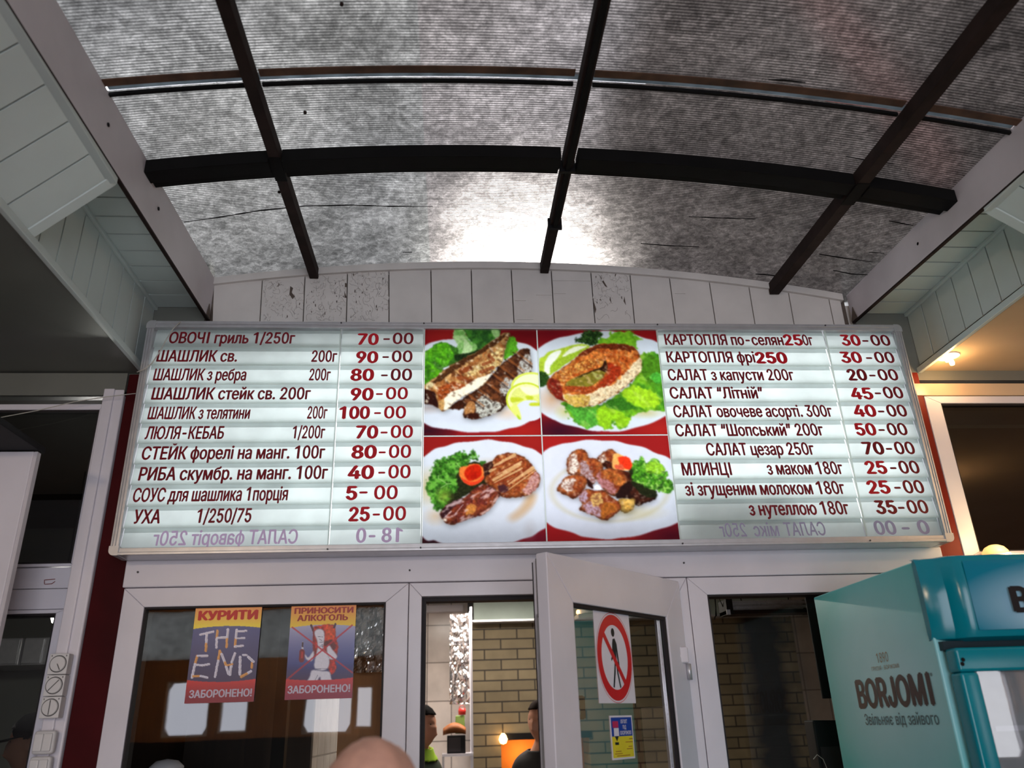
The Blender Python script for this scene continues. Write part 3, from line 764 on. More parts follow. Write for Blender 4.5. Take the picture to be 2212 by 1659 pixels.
# left bay: upper dark pane, white boards, lower pane
frame('window_3', -4.0, -1.26, 2.135, 2.72, (.05, .012, .022, .01), pane='glassd')
frame('window_10', -4.0, -1.26, .8, 1.995, (.05, .03, .012, .05), pane='glass')
mb = MB().box(-4.0, -1.262, -.010, .05, 1.997, 2.062).box(-4.0, -1.262, -.010, .05, 2.064, 2.132)
struct(mb.build('wall_back', M['white'], bevel=.002))
a, b = atY(95, 1262, -.012), atY(120, 1250, -.012)
mk = MB(); 
for p, q in (((96, 1262), (96, 1253)), ((96, 1253), (119, 1251)), ((97, 1262), (112, 1261)), ((112, 1261), (119, 1256))): 
    a, b = atY(*p, -.011), atY(*q, -.011); mk.tube([a, b], .0012, 0, 5)
mk.build('red_scribble', M['redr'], bpy.data.objects['wall_back.003'] if 'wall_back.003' in bpy.data.objects else None)
struct(MB().box(-4.0, -1.262, .0, .05, 0, .8).build('wall_back', M['white']))
struct(MB().box(-4.0, -1.192, -.02, .03, 2.752, 2.84).build('trim_12', M['ceilL']))
MB().box(-1.262, -1.192, -.022, .06, 0, 2.775).build('trim_13', M['white'], bevel=.006); struct(bpy.data.objects['trim_13'])
struct(MB().box(-1.262, -1.225, -.030, -.022, 0, 2.775).build('trim_14', M['white'], bevel=.004))
# right bay
frame('window_11', 1.862, 5.0, 2.10, 2.745, (.062, .05, .03, .032), pane='glassd')
struct(MB().box(1.864, 5.0, -.01, .05, 0, 2.098).build('wall_back', M['white']))
struct(MB().box(1.79, 5.0, -.015, .03, 2.748, 2.80).build('trim_15', M['ceilR'], bevel=.002))

hl = thing('fill_lamp', 'round warm lamp on the left aisle ceiling at the far end of the hall', 'lamp', (-2.0, -4.6, 2.845))  # unseen lamp added to warm the rear wall mirrored in the pane
MB().lathe([(.001, -.07), (.06, -.06), (.09, -.02), (.09, 0), (.001, 0)], (-2.0, -4.6, 2.8445), 24).build('shade', mat('lit fill lamp shade', S(255, 214, 150), .4, emit=S(255, 190, 110), es=3), hl, smooth=True)
d = bpy.data.lights.new('fill_light', 'POINT'); d.energy = 60; d.color = (1, .72, .45); d.shadow_soft_size = .09
o = bpy.data.objects.new('fill_light', d); COL.objects.link(o); o.location = (-2.0, -4.6, 2.68)

# ------------------------------------------------------------------ menu lightbox
SX0, SX1, SZ0, SZ1, SY = -1.108, 1.763, 2.146, 3.002, -.125
menu = thing('menu_lightbox', 'long backlit menu board of price strips and four food photos over the doorway', 'menu board', ((SX0+SX1)/2, -.03, SZ0))
fw = .024
mb = MB()
for z0, z1 in ((SZ0, SZ0+fw), (SZ1-fw, SZ1)):
    mb.box(SX0+.012, SX1-.012, SY, -.032, z0, z1)
    mb.box(SX0+.012, SX1-.012, SY-.004, SY, z0+(.012 if z0 > 2.5 else .0), z0+(.024 if z0 > 2.5 else .010))
for x0, x1 in ((SX0, SX0+.026), (SX1-.026, SX1)): mb.box(x0, x1, SY, -.032, SZ0+.012, SZ1-.012)
for x in (SX0+.006, SX0+.015, SX1-.017, SX1-.008): mb.box(x, x+.003, SY-.003, SY, SZ0+.02, SZ1-.02)
mb.build('frame', M['alu'], menu, .003)
for (x, z, sx, sz) in ((SX0, SZ0, 1, 1), (SX1, SZ0, -1, 1), (SX0, SZ1, 1, -1), (SX1, SZ1, -1, -1)):
    P = [(x+sx*.03, SY-.005, z-sz*.001)] + [(x+sx*(.016-.017*math.sin(t)), SY-.005, z+sz*(.016-.017*math.cos(t))) for t in np.linspace(0, math.pi/2, 6)] + [(x-sx*.001, SY-.005, z+sz*.03), (x+sx*.03, SY-.005, z+sz*.03)]
    MB().prism(P, (0, .09, 0)).build('corner_cap', M['alu'], menu)
MB().box(SX0+.02, SX1-.02, -.036, -.032, SZ0+.01, SZ1-.01).build('back_panel', M['white'], menu)
UX, UZ = np.array([1., 0, 0]), np.array([0, 0, 1.])
ZT, RH = 2.981, .07405
FY = SY+.016                                            # plane of the strips
def strip(name, x0, x1, k):
    zt, zb = ZT-k*RH, ZT-(k+1)*RH
    tilt = .013                                         # each strip leans: lower edge out, upper edge tucked under the one above
    mb = MB().prism([(x0, FY-.001, zb-.004), (x0, FY-.004, zb-.004), (x0, FY-.004+tilt, zt+.004), (x0, FY-.001+tilt, zt+.004)], (x1-x0, 0, 0))
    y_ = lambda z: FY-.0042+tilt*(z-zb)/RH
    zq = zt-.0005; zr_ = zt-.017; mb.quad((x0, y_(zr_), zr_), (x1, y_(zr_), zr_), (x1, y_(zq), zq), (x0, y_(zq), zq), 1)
    o = mb.build(name, [M['strip'], M['shade_band']], menu)
    return o, (lambda v: FY-.0046+tilt*v)
def row_text(st, txt, px0, px1, k, m, weight=.026, mirror=False, dz=0.0, ch=.049, name='lettering'):
    o, yy = st; zb = ZT-(k+1)*RH
    base = zb+.0125+dz; ymid = yy(.5)
    py = {}
    y = yy((base-zb)/RH); y2 = yy((base+ch-zb)/RH)
    # pixel row at this height gives the left and right ends on the board
    def X(px):
        a = np.array([.3, y, base]); _, py_ = topx(np.array([[atY(px, 900, y)[0], y, base+ch/2]])); 
        q = float(py_[0]); return atY(px, q, y)[0]
    xa, xb = X(px0), X(px1); uz = np.array([0, (y2-y)/ch, 1.0])
    return letters(name, txt, m, o, (xa, y-.0006, base), UX, uz, xb-xa, ch, weight, mirror)
LX0, LX1, LP0, LP1 = SX0+.028, -.4115, -.4065, -.1045
RX0, RX1, RP0, RP1 = .792, 1.452, 1.457, SX1-.028
L = [[('ОВОЧІ гриль 1/250г', 365, 637)], [('ШАШЛИК св.', 339, 513), ('200г', 673, 728)], [('ШАШЛИК з ребра', 332, 532), ('200г', 668, 714)],
     [('ШАШЛИК стейк св. 200г', 328, 671)], [('ШАШЛИК з телятини', 320, 540), ('200г', 664, 707)], [('ЛЮЛЯ-КЕБАБ', 314, 484), ('1/200г', 631, 702)],
     [('СТЕЙК форелі на манг. 100г', 306, 702)], [('РИБА скумбр. на манг. 100г', 300, 708)], [('СОУС для шашлика 1порція', 287, 622)], [('УХА', 288, 347), ('1/250/75', 424, 543)]]
LP = [('70', 772, 818, '-00', 828, 893), ('90', 769, 817, '-00', 826, 891), ('80', 757, 808, '-00', 823, 890), ('90', 757, 807, '-00', 812, 881), ('100', 731, 799, '-00', 808, 877),
      ('70', 768, 817, '-00', 822, 892), ('80', 759, 814, '-00', 818, 888), ('40', 751, 808, '-00', 817, 887), ('5', 747, 772, '00', 808, 859), ('25', 753, 799, '-00', 805, 877)]
RR = [[('КАРТОПЛЯ по-селян', 1436, 1692), ('0г', 1734, 1756)], [('КАРТОПЛЯ фрі', 1440, 1631)], [('САЛАТ з капусти 200г', 1443, 1715)], [('САЛАТ “Літній”', 1447, 1649)], [('САЛАТ овочеве асорті. 300г', 1455, 1798)],
      [('САЛАТ “Шопський” 200г', 1459, 1779)], [('САЛАТ цезар 250г', 1526, 1759)], [('МЛИНЦІ', 1473, 1580), ('з маком 180г', 1657, 1821)], [('зі згущеним молоком 180г', 1480, 1825)], [('з нутеллою 180г', 1618, 1834)]]
RPR = [('30', 1817, 1859, '-00', 1863, 1923), ('30', 1816, 1862, '-00', 1871, 1932), ('20', 1831, 1873, '-00', 1878, 1940), ('45', 1838, 1886, '-00', 1890, 1951), ('40', 1844, 1893, '-00', 1897, 1959),
       ('50', 1848, 1893, '-00', 1898, 1960), ('70', 1864, 1910, '-00', 1914, 1976), ('25', 1870, 1916, '-00', 1923, 1986), ('25', 1874, 1923, '-00', 1932, 1996), ('35', 1891, 1937, '-00', 1940, 2005)]
for k in range(11):
    a = strip('name_strip', LX0, LX1, k); b = strip('price_strip', LP0, LP1, k); c = strip('name_strip', RX0, RX1, k); d = strip('price_strip', RP0, RP1, k)
    if k < 10:
        for t, p, q in L[k]: row_text(a, t, p, q, k, M['letter'])
        t, p, q, t2, p2, q2 = LP[k]; row_text(b, t, p, q, k, M['price'], .042, dz=-.004 if k in (0, 1, 3) else -.001, name='digits'); row_text(b, t2, p2, q2, k, M['letter'] if k < 3 else M['price'], .022, name='digits')
        if k == 8: row_text(b, '-', 776, 794, k, M['price'], .026, dz=.004, name='dash')
        for t, p, q in RR[k]: row_text(c, t, p, q, k, M['letter'])
        t, p, q, t2, p2, q2 = RPR[k]; row_text(d, t, p, q, k, M['price'] if k not in (2, 6, 9) else M['letter'], .042, dz=-.004 if k == 3 else 0, name='digits'); row_text(d, t2, p2, q2, k, M['letter'], .026, name='digits')
        if k == 0: row_text(c, '25', 1693, 1734, k, M['price'], .04, name='digits')
        if k == 1: row_text(c, '250', 1632, 1701, k, M['price'], .05, dz=-.003, name='digits')
    else:
        row_text(a, 'САЛАТ фаворіт 250г', 330, 643, k, M['ghost'], .02, True); row_text(b, '18', 824, 871, k, M['ghost'], .03, True, name='digits'); row_text(b, '-0', 769, 811, k, M['ghost'], .03, True, name='digits')
        row_text(c, 'САЛАТ', 1695, 1783, k, M['ghostdim'], .012, True); row_text(c, 'мікс', 1628, 1682, k, M['ghostdim'], .012, True); row_text(c, '250г', 1555, 1612, k, M['ghostdim'], .012, True); row_text(d, '00', 1889, 1936, k, M['ghostdim'], .03, True, name='digits'); row_text(d, '0 -', 1948, 2008, k, M['ghostdim'], .03, True, name='digits')
# rails the strips slide in
for x in (LX0-.006, -.4095, -.1005, .7875, 1.4545, RP1+.002):
    MB().box(x-.0022, x+.0022, FY-.010, FY-.0062, SZ0+.022, SZ1-.022).build('rail', M['strip'], menu)
for x in (-.408, -.102, .789, 1.455):
    for z in (SZ0+.008, SZ1-.006): MB().lathe([(.0004, 0), (.003, 0), (.003, .003), (.0004, .004)], (x, SY-.008, z), 10, axis='Y').build('screw_head', M['line'], menu)

# ---- the four printed food photographs (each painted in the pixels of its own close-up)
def crop(P, ox, oy, sc):
    x, y = topx(P); return (x-ox)*sc, (y-oy)*sc
RED = (132, 22, 26)
def reds(p, spots):
    for cx_, cy_, rx, ry, c, a in spots: p.soft(cx_, cy_, rx, ry, c, a, .6)
def plate(p, pts, col=(206, 216, 224)):
    m = p.poly(pts, col, .012, 200); return m
def scallops(p, pts, amp=9, n=9):
    P = smooth_poly(pts, 6); out = []
    c = P.mean(0)
    for i, q in enumerate(P):
        d = (q-c)/np.linalg.norm(q-c); out.append(q+d*amp*math.sin(i*2*math.pi/n))
    return out
def food1(P):
    x, y = crop(P, 900, 690, 6.145); p = Paint(x, y, RED)
    reds(p, [(1500, 200, 500, 300, (96, 16, 22), .9), (350, 200, 300, 120, (150, 36, 30), .7), (1400, 1480, 500, 160, (156, 32, 26), .9), (150, 1480, 420, 140, (48, 14, 26), 1)])
    p.poly(scallops(p, [(-300, 700), (103, 345), (300, 285), (500, 252), (760, 232), (1000, 240), (1300, 285), (1450, 330), (1590, 400), (1900, 700), (1900, 1050), (1640, 1275), (1400, 1400), (1200, 1460), (1000, 1490), (800, 1500), (500, 1475), (300, 1440), (103, 1385), (-300, 1050)], 7, 10), (206, 216, 224), .012, 200)
    p.soft(700, 1300, 800, 110, (190, 196, 205), .5); p.soft(1200, 1240, 260, 120, (214, 178, 140), .6)
    p.soft(150, 1180, 300, 90, (150, 130, 120), .6)
    g = p.poly([(60, 500), (200, 380), (260, 330), (400, 315), (450, 340), (560, 370), (700, 300), (1100, 300), (1100, 420), (700, 560), (380, 640), (330, 720), (200, 830), (60, 850)], (52, 104, 30), .25, 60, 10, 25)
    p.poly([(60, 500), (200, 380), (260, 325), (400, 318), (470, 420), (500, 500), (430, 560), (370, 630), (250, 560), (150, 560), (60, 600)], (92, 176, 30), .2, 60, 12, 30, col2=(60, 130, 24))
    p.poly([(60, 560), (180, 560), (260, 640), (330, 700), (200, 820), (60, 850)], (88, 168, 26), .2, 70, 12, 30, col2=(52, 112, 22))
    p.speck(g, (196, 224, 150), 40, .68, .3)
    p.poly([(620, 60), (1060, 60), (1100, 180), (1050, 250), (950, 330), (830, 390), (760, 330), (680, 240)], (62, 122, 40), .2, 70, 12, 30, col2=(40, 84, 34))
    p.poly([(480, 215), (530, 60), (600, 60), (650, 190), (720, 290), (810, 360), (760, 430), (680, 460), (600, 480), (560, 440), (540, 330)], (112, 172, 84), .12, 60, 14, 30, col2=(160, 200, 130))
    p.poly([(640, 260), (700, 320), (740, 400), (670, 460), (600, 470), (620, 380)], (178, 212, 150), .1, 40, 6)
    p.poly([(990, 60), (1040, 60), (1110, 190), (1050, 245), (1010, 190)], (150, 196, 120), .1, 40, 8)
    p.poly([(520, 470), (700, 440), (860, 400), (640, 520), (520, 540)], (26, 44, 20), .3, 40, 8)
    p.poly([(1190, 250), (1300, 235), (1330, 340), (1350, 430), (1260, 480), (1150, 520)], (84, 158, 34), .18, 60, 14, 25)
    p.poly([(420, 1170), (640, 1040), (900, 850), (1100, 640), (1180, 560), (1230, 620), (900, 1000), (640, 1180)], (58, 26, 14), .2, 40, 8)
    f2 = p.poly([(1420, 390), (1490, 400), (1505, 450), (1520, 690), (1400, 740), (1290, 800), (1200, 960), (1190, 1120), (1100, 1215), (900, 1295), (760, 1325), (615, 1280), (645, 1190), (615, 1080), (700, 1005), (800, 960), (900, 840), (1000, 740), (1100, 620), (1250, 500)], (104, 58, 32), .2, 60, 10, 40, sh=.4, vol=.45, col2=(60, 32, 20))
    sv = p.poly([(1400, 520), (1500, 460), (1520, 690), (1400, 730), (1300, 790), (1240, 900), (1190, 1000), (1100, 960), (1180, 780), (1300, 800), (1350, 620)], (176, 178, 172), .3, 22, 20, 30); p.speck(sv, (90, 70, 55), 16, .55, .9)
    sv = p.poly([(800, 1080), (900, 1010), (1020, 1090), (1120, 1120), (1080, 1210), (900, 1290), (820, 1300), (790, 1180)], (178, 180, 168), .35, 24, 16, 30); p.speck(sv, (46, 34, 28), 16, .55, .9, 2.5, 1, -.5)
    for q in range(7):
        t = q/6; cx_, cy_ = 1380-640*t, 500+560*t
        p.line((cx_-100, cy_-60), (cx_+150, cy_+130), 22, (42, 20, 14), .55)
        p.line((cx_-60, cy_-70), (cx_+150, cy_+90), 26, (160, 92, 44), .45)
    p.poly([(660, 1120), (740, 1080), (780, 1180), (740, 1280), (640, 1260)], (168, 116, 66), .25, 30, 10); p.poly([(640, 1270), (800, 1240), (830, 1310), (740, 1325)], (50, 20, 12), .2, 30, 6)
    p.speck(f2, (222, 206, 180), 22, .72, .75, 2, 1, .6)
    f1 = p.poly([(1130, 190), (1210, 170), (1250, 210), (1200, 300), (1175, 420), (1130, 560), (1000, 690), (900, 850), (700, 970), (500, 1090), (400, 1195), (335, 1215), (290, 1170), (200, 1130), (80, 1090), (80, 920), (130, 850), (250, 770), (400, 650), (600, 530), (750, 460), (900, 360), (1000, 290), (1100, 230)], (150, 92, 46), .2, 60, 9, 40, sh=.35, vol=.4, col2=(190, 148, 92))
    p.poly([(200, 850), (400, 660), (600, 530), (750, 460), (900, 365), (1100, 235), (1190, 190), (1130, 280), (960, 390), (780, 500), (560, 640), (400, 760), (300, 830)], (72, 42, 22), .3, 30, 12, 30)
    cr = p.poly([(660, 730), (740, 640), (900, 560), (1000, 450), (1100, 380), (1160, 400), (1130, 560), (1010, 680), (860, 680), (740, 760)], (222, 202, 140), .18, 40, 24, 40, col2=(196, 160, 96)); p.speck(cr, (120, 66, 34), 20, .62, .9)
    for a, b, wd in (((560, 760), (720, 840), 70), ((860, 700), (1010, 640), 50), ((960, 480), (1020, 540), 46), ((880, 600), (980, 560), 40), ((590, 690), (700, 650), 70)): p.line(a, b, wd, (128, 56, 26), .75)
    p.poly([(300, 900), (450, 830), (640, 880), (620, 930), (440, 1030), (340, 1060), (260, 1000)], (142, 66, 28), .3, 40, 14)
    p.poly([(365, 1045), (500, 945), (620, 900), (760, 800), (960, 730), (1000, 720), (900, 850), (700, 975), (500, 1095), (405, 1195), (360, 1180)], (238, 234, 208), .06, 60, 8, 30); p.speck(p.ell(640, 950, 300, 200) & f1, (120, 96, 60), 16, .78, .8)
    p.poly([(60, 930), (230, 960), (270, 1060), (292, 1170), (200, 1130), (60, 1095)], (40, 16, 12), .2, 40, 6); p.poly([(115, 870), (170, 835), (220, 850), (200, 900), (140, 925)], (206, 190, 140), .2, 25, 6)
    p.poly([(290, 1090), (350, 1060), (370, 1140), (340, 1210), (295, 1170)], (190, 146, 84), .2, 25, 5)
    p.speck(f1, (246, 236, 206), 24, .70, .8, 2, 1, .6); p.speck(f1, (60, 26, 12), 34, .66, .6, 2.4, 1, .6)
    # lemon
    p.put(p.ell(1520, 900, 270, 200), (206, 218, 90)); p.put(p.ell(1525, 905, 245, 178), (222, 230, 186))
    ring = p.ell(1450, 1060, 265, 225); p.put(ring, (190, 206, 50)); p.put(p.ell(1455, 1065, 246, 207), (226, 230, 160), .03)
    p.put(p.ell(1450, 1050, 200, 165), (212, 220, 120), .04)
    p.put(p.ell(1500, 1210, 190, 140), (206, 214, 222))
    p.poly([(1240, 1180), (1330, 1140), (1390, 1310), (1330, 1300)], (214, 222, 110)); p.poly([(1330, 1260), (1385, 1325), (1350, 1320)], (150, 190, 20))
    for q in ([(1250, 1040), (1330, 1030), (1420, 1060), (1330, 1095), (1255, 1095)], [(1450, 1015), (1540, 1020), (1540, 1065), (1470, 1060)], [(1510, 1110), (1640, 1105), (1640, 1145), (1510, 1145)]): p.poly(q, (184, 198, 44), .05, 20, 3)
    p.poly([(1370, 900), (1500, 890), (1620, 930), (1620, 990), (1480, 1000)], (232, 236, 196), .04, 30, 4)
    return blur(p.c, 1)
def food2(P):
    x, y = crop(P, 1150, 690, 6.143); p = Paint(x, y, RED)
    reds(p, [(250, 180, 400, 250, (98, 14, 24), .8), (350, 1480, 560, 220, (52, 14, 30), 1), (1700, 1450, 500, 200, (160, 34, 28), .9), (1500, 180, 400, 150, (140, 24, 26), .6)])
    p.poly(scallops(p, [(-300, 800), (75, 385), (300, 265), (500, 210), (700, 180), (900, 155), (1100, 160), (1300, 190), (1500, 245), (1660, 310), (2000, 520), (2100, 800), (2000, 1130), (1770, 1285), (1500, 1400), (1250, 1470), (1000, 1490), (800, 1475), (550, 1425), (350, 1360), (125, 1240)], 6, 10), (202, 213, 222), .012, 200)
    p.soft(260, 1060, 260, 220, (190, 150, 112), .85); p.soft(430, 1230, 160, 120, (180, 170, 70), .6); p.soft(1500, 1240, 300, 90, (170, 150, 40), .5)
    g = p.poly([(395, 1100), (480, 1080), (700, 1150), (900, 1130), (1100, 1030), (1300, 850), (1400, 700), (1440, 480), (1520, 440), (1700, 470), (1900, 900), (1900, 1190), (1600, 1220), (1420, 1250), (1310, 1300), (1230, 1440), (1130, 1440), (1090, 1350), (1050, 1440), (950, 1450), (850, 1380), (760, 1450), (650, 1420), (500, 1300)], (104, 164, 30), .18, 90, 22, 40, col2=(64, 128, 30))
    p.poly([(480, 1110), (700, 1150), (860, 1200), (860, 1380), (760, 1440), (650, 1400), (520, 1270)], (78, 158, 50), .2, 60, 16, 30); p.poly([(860, 1190), (1000, 1150), (1200, 1260), (1300, 1320), (1220, 1430), (1140, 1420), (1080, 1330), (1020, 1430), (940, 1440), (880, 1380)], (136, 190, 30), .15, 60, 18, 30)
    p.poly([(960, 1120), (1130, 1030), (1300, 1120), (1400, 1180), (1250, 1200), (1080, 1190)], (48, 104, 26), .2, 40, 10); p.poly([(1180, 980), (1330, 880), (1600, 960), (1700, 1120), (1500, 1180), (1330, 1120)], (150, 198, 34), .15, 70, 18, 30)
    p.poly([(1450, 520), (1560, 470), (1700, 560), (1740, 800), (1560, 860), (1450, 700)], (70, 124, 26), .2, 70, 12); p.poly([(1560, 760), (1660, 700), (1740, 800), (1660, 850)], (70, 160, 50), .2, 40, 10)
    p.speck(g, (196, 226, 110), 60, .66, .35, 3, 1, .7)
    p.poly([(870, 330), (880, 260), (1000, 240), (1030, 170), (1090, 190), (1150, 150), (1200, 180), (1240, 140), (1320, 150), (1340, 190), (1400, 210), (1450, 260), (1380, 280), (1390, 390), (1300, 360), (1100, 340)], (124, 188, 40), .12, 60, 18, 24, col2=(92, 160, 30))
    p.poly([(565, 265), (640, 235), (700, 150), (800, 140), (890, 155), (930, 190), (880, 260), (870, 310), (780, 360), (720, 320), (590, 305)], (50, 84, 34), .4, 26, 22, 20, col2=(24, 44, 20))
    lm = p.poly([(100, 720), (90, 540), (160, 490), (220, 430), (390, 385), (560, 335), (680, 325), (758, 370), (640, 440), (500, 540), (300, 690), (220, 740)], (164, 192, 50), .1, 60, 4)
    p.poly([(160, 690), (175, 560), (250, 450), (380, 412), (330, 520), (270, 600), (230, 720)], (226, 234, 220), .03, 60, 4); p.poly([(400, 500), (470, 410), (580, 360), (730, 355), (600, 430), (480, 500), (420, 540)], (222, 230, 200), .04, 40, 6)
    p.poly([(250, 600), (400, 500), (600, 420), (720, 380), (520, 540), (320, 680), (240, 700)], (146, 178, 44), .12, 30, 8)
    p.poly([(60, 720), (150, 690), (220, 760), (200, 860), (60, 890)], (36, 66, 24), .4, 30, 10)
    st = p.poly([(190, 870), (230, 770), (330, 690), (480, 590), (600, 480), (720, 400), (860, 340), (1000, 325), (1250, 335), (1380, 400), (1425, 480), (1448, 600), (1420, 700), (1300, 830), (1150, 960), (1000, 1050), (850, 1125), (700, 1155), (560, 1150), (480, 1110), (400, 1080), (300, 1020), (220, 940)], (160, 72, 26), .28, 60, 9, 40, sh=.35, vol=.4, col2=(196, 118, 52))
    p.poly([(600, 490), (720, 400), (860, 340), (1000, 325), (1250, 335), (1380, 400), (1300, 420), (1050, 390), (860, 400), (720, 470)], (96, 38, 18), .3, 40, 16)
    p.poly([(195, 860), (260, 780), (360, 840), (400, 960), (420, 1080), (300, 1020)], (112, 32, 22), .25, 50, 10)
    p.poly([(960, 560), (1080, 600), (1180, 660), (1120, 800), (960, 900), (860, 880), (980, 740)], (146, 44, 20), .2, 50, 14)
    p.poly([(330, 760), (480, 640), (640, 560), (900, 530), (960, 560), (860, 620), (640, 690), (480, 760), (400, 850)], (196, 140, 66), .3, 30, 16, col2=(150, 78, 30)); 
    cr = p.poly([(420, 1000), (560, 1000), (720, 990), (900, 910), (1100, 840), (1230, 700), (1420, 520), (1448, 600), (1420, 700), (1300, 830), (1150, 960), (1000, 1050), (850, 1125), (700, 1155), (560, 1150), (480, 1110)], (222, 208, 170), .14, 40, 18, 40)
    p.poly([(420, 1010), (560, 1010), (740, 1020), (740, 1140), (560, 1150), (470, 1110)], (198, 166, 72), .15, 40, 14); p.speck(cr, (150, 110, 70), 18, .60, .5)
    p.poly([(430, 885), (500, 800), (640, 740), (760, 690), (900, 640), (970, 540), (992, 600), (975, 700), (860, 830), (760, 895), (640, 890), (500, 905)], (116, 108, 34), .15, 60, 6); p.poly([(560, 790), (760, 690), (900, 640), (965, 545), (992, 600), (975, 705), (900, 680), (780, 700), (640, 760)], (34, 16, 10), .2, 40, 6); p.poly([(790, 690), (860, 720), (950, 750), (880, 800), (830, 770)], (150, 150, 80), .1, 30, 4)
    p.poly([(440, 880), (640, 890), (860, 880), (1000, 800), (860, 930), (720, 990), (560, 960), (460, 940)], (150, 62, 26), .25, 40, 10)
    p.speck(st, (238, 200, 150), 24, .68, .5, 2, 1, .5); p.speck(st, (70, 22, 10), 26, .70, .6)
    return blur(p.c, 1)
def food3(P):
    x, y = crop(P, 900, 930, 6.379); p = Paint(x, y, (136, 26, 24))
    reds(p, [(1600, 150, 400, 200, (150, 34, 28), .7), (200, 1540, 420, 180, (40, 10, 20), 1), (1700, 1500, 400, 180, (112, 12, 34), 1)])
    p.poly(scallops(p, [(-250, 700), (97, 360), (250, 260), (400, 210), (600, 165), (900, 132), (1100, 135), (1300, 170), (1500, 220), (1650, 285), (1790, 380), (2000, 650), (2050, 950), (1950, 1200), (1780, 1340), (1650, 1420), (1500, 1490), (1300, 1550), (1000, 1640), (600, 1620), (430, 1570), (250, 1520), (75, 1440)], 7, 10), (206, 214, 222), .012, 200)
    p.soft(170, 780, 240, 320, (196, 174, 110), .8); p.soft(260, 1180, 200, 160, (200, 170, 130), .7)
    for q in range(12):
        a = q/11; p.soft(1580-260*a*a, 880+330*a, 120, 90, (190, 140, 80), .32)
    p.soft(1560, 1380, 120, 200, (168, 160, 156), .35); p.soft(1000, 430, 300, 80, (190, 178, 150), .4)
    dk = p.poly([(380, 560), (620, 470), (900, 440), (1000, 640), (960, 760), (760, 850), (600, 940), (480, 1000), (380, 1080), (330, 900)], (32, 36, 18), .4, 40, 12)
    g = p.poly([(140, 760), (170, 640), (200, 570), (240, 470), (290, 415), (450, 360), (560, 320), (580, 300), (660, 290), (720, 320), (740, 270), (790, 290), (850, 375), (800, 395), (740, 380), (730, 450), (690, 500), (600, 520), (560, 600), (560, 700), (575, 790), (540, 860), (480, 850), (450, 960), (400, 1080), (330, 1110), (250, 1080), (190, 930), (145, 830)], (66, 132, 34), .3, 40, 26, 26, col2=(40, 88, 24))
    p.speck(g, (120, 190, 70), 46, .56, .85); p.speck(g, (22, 46, 16), 36, .62, .8)
    p.soft(380, 900, 150, 150, (140, 150, 50), .6)
    for a, b in (((300, 660), (420, 735)), ((410, 735), (480, 730)), ((300, 620), (300, 660)), ((330, 790), (410, 745)), ((550, 450), (610, 510))): p.line(a, b, 10, (150, 190, 110), .8)
    p.poly([(870, 430), (940, 420), (950, 450), (900, 480)], (50, 96, 30), .3, 20, 8)
    su = p.poly([(920, 480), (1030, 420), (1120, 345), (1230, 310), (1350, 318), (1480, 368), (1580, 460), (1640, 545), (1700, 660), (1670, 770), (1570, 875), (1430, 912), (1270, 932), (1150, 905), (1090, 830), (1000, 770), (920, 660)], (120, 50, 26), .25, 50, 9, 40, sh=.35, vol=.4, col2=(150, 78, 36))
    p.poly([(920, 480), (1040, 430), (1040, 520), (960, 640), (925, 640)], (44, 22, 18), .4, 24, 12)
    for a, b, wd in (((1080, 490), (1350, 335), 46), ((1110, 600), (1440, 430), 30), ((1010, 560), (1080, 520), 40), ((1060, 680), (1420, 470), 40), ((1080, 720), (1450, 520), 26), ((1270, 720), (1600, 520), 56), ((1260, 820), (1640, 545), 16)): p.line(a, b, wd, (206, 166, 112), .8)
    for a, b, wd in (((1050, 520), (1400, 350), 20), ((1030, 640), (1450, 400), 18), ((1060, 740), (1470, 540), 16), ((1150, 800), (1560, 500), 20)): p.line(a, b, wd, (120, 46, 22), .9)
    p.poly([(1120, 760), (1240, 760), (1260, 830), (1160, 850)], (66, 34, 38), .2, 30, 8)
    pk = p.poly([(1500, 770), (1580, 640), (1640, 560), (1700, 660), (1670, 770), (1570, 870), (1450, 830)], (186, 140, 132), .2, 26, 16); p.speck(pk, (120, 56, 44), 20, .56, .8); p.speck(su, (236, 200, 150), 18, .66, .6, 2.5, 1, -.5)
    ch = p.poly([(325, 1180), (365, 1080), (500, 980), (640, 930), (760, 830), (900, 735), (1000, 760), (1100, 830), (1160, 880), (1080, 980), (1000, 1090), (880, 1170), (700, 1225), (560, 1275), (500, 1300), (420, 1285), (350, 1225)], (96, 38, 30), .3, 50, 9, 40, sh=.35, vol=.4, col2=(130, 60, 34))
    p.poly([(335, 1170), (370, 1080), (500, 980), (640, 930), (600, 1000), (480, 1080), (400, 1190), (370, 1210)], (48, 22, 26), .3, 30, 8); p.poly([(680, 1060), (760, 1010), (820, 1060), (800, 1140), (700, 1170), (670, 1120)], (192, 122, 56), .2, 40, 14); p.poly([(880, 1130), (990, 1080), (1080, 930), (1130, 880), (1100, 960), (1000, 1090), (900, 1165)], (166, 118, 96), .3, 20, 10)
    p.speck(ch, (228, 200, 196), 30, .64, .8, 3, 1, -.55); p.poly([(370, 1220), (410, 1215), (410, 1250), (370, 1240)], (240, 226, 206))
    p.line((390, 1190), (480, 1110), 10, (230, 210, 210), .8); p.line((530, 1150), (640, 1020), 9, (220, 190, 190), .8)
    p.poly([(590, 600), (600, 520), (640, 500), (700, 490), (740, 462), (830, 458), (880, 475), (915, 540), (925, 620), (900, 690), (840, 730), (760, 758), (680, 730), (620, 680)], (228, 122, 52), .1, 40, 6)
    p.poly([(610, 640), (680, 690), (780, 705), (860, 680), (920, 620), (905, 690), (840, 735), (760, 758), (680, 735), (630, 690)], (214, 60, 30), .1, 40, 5)
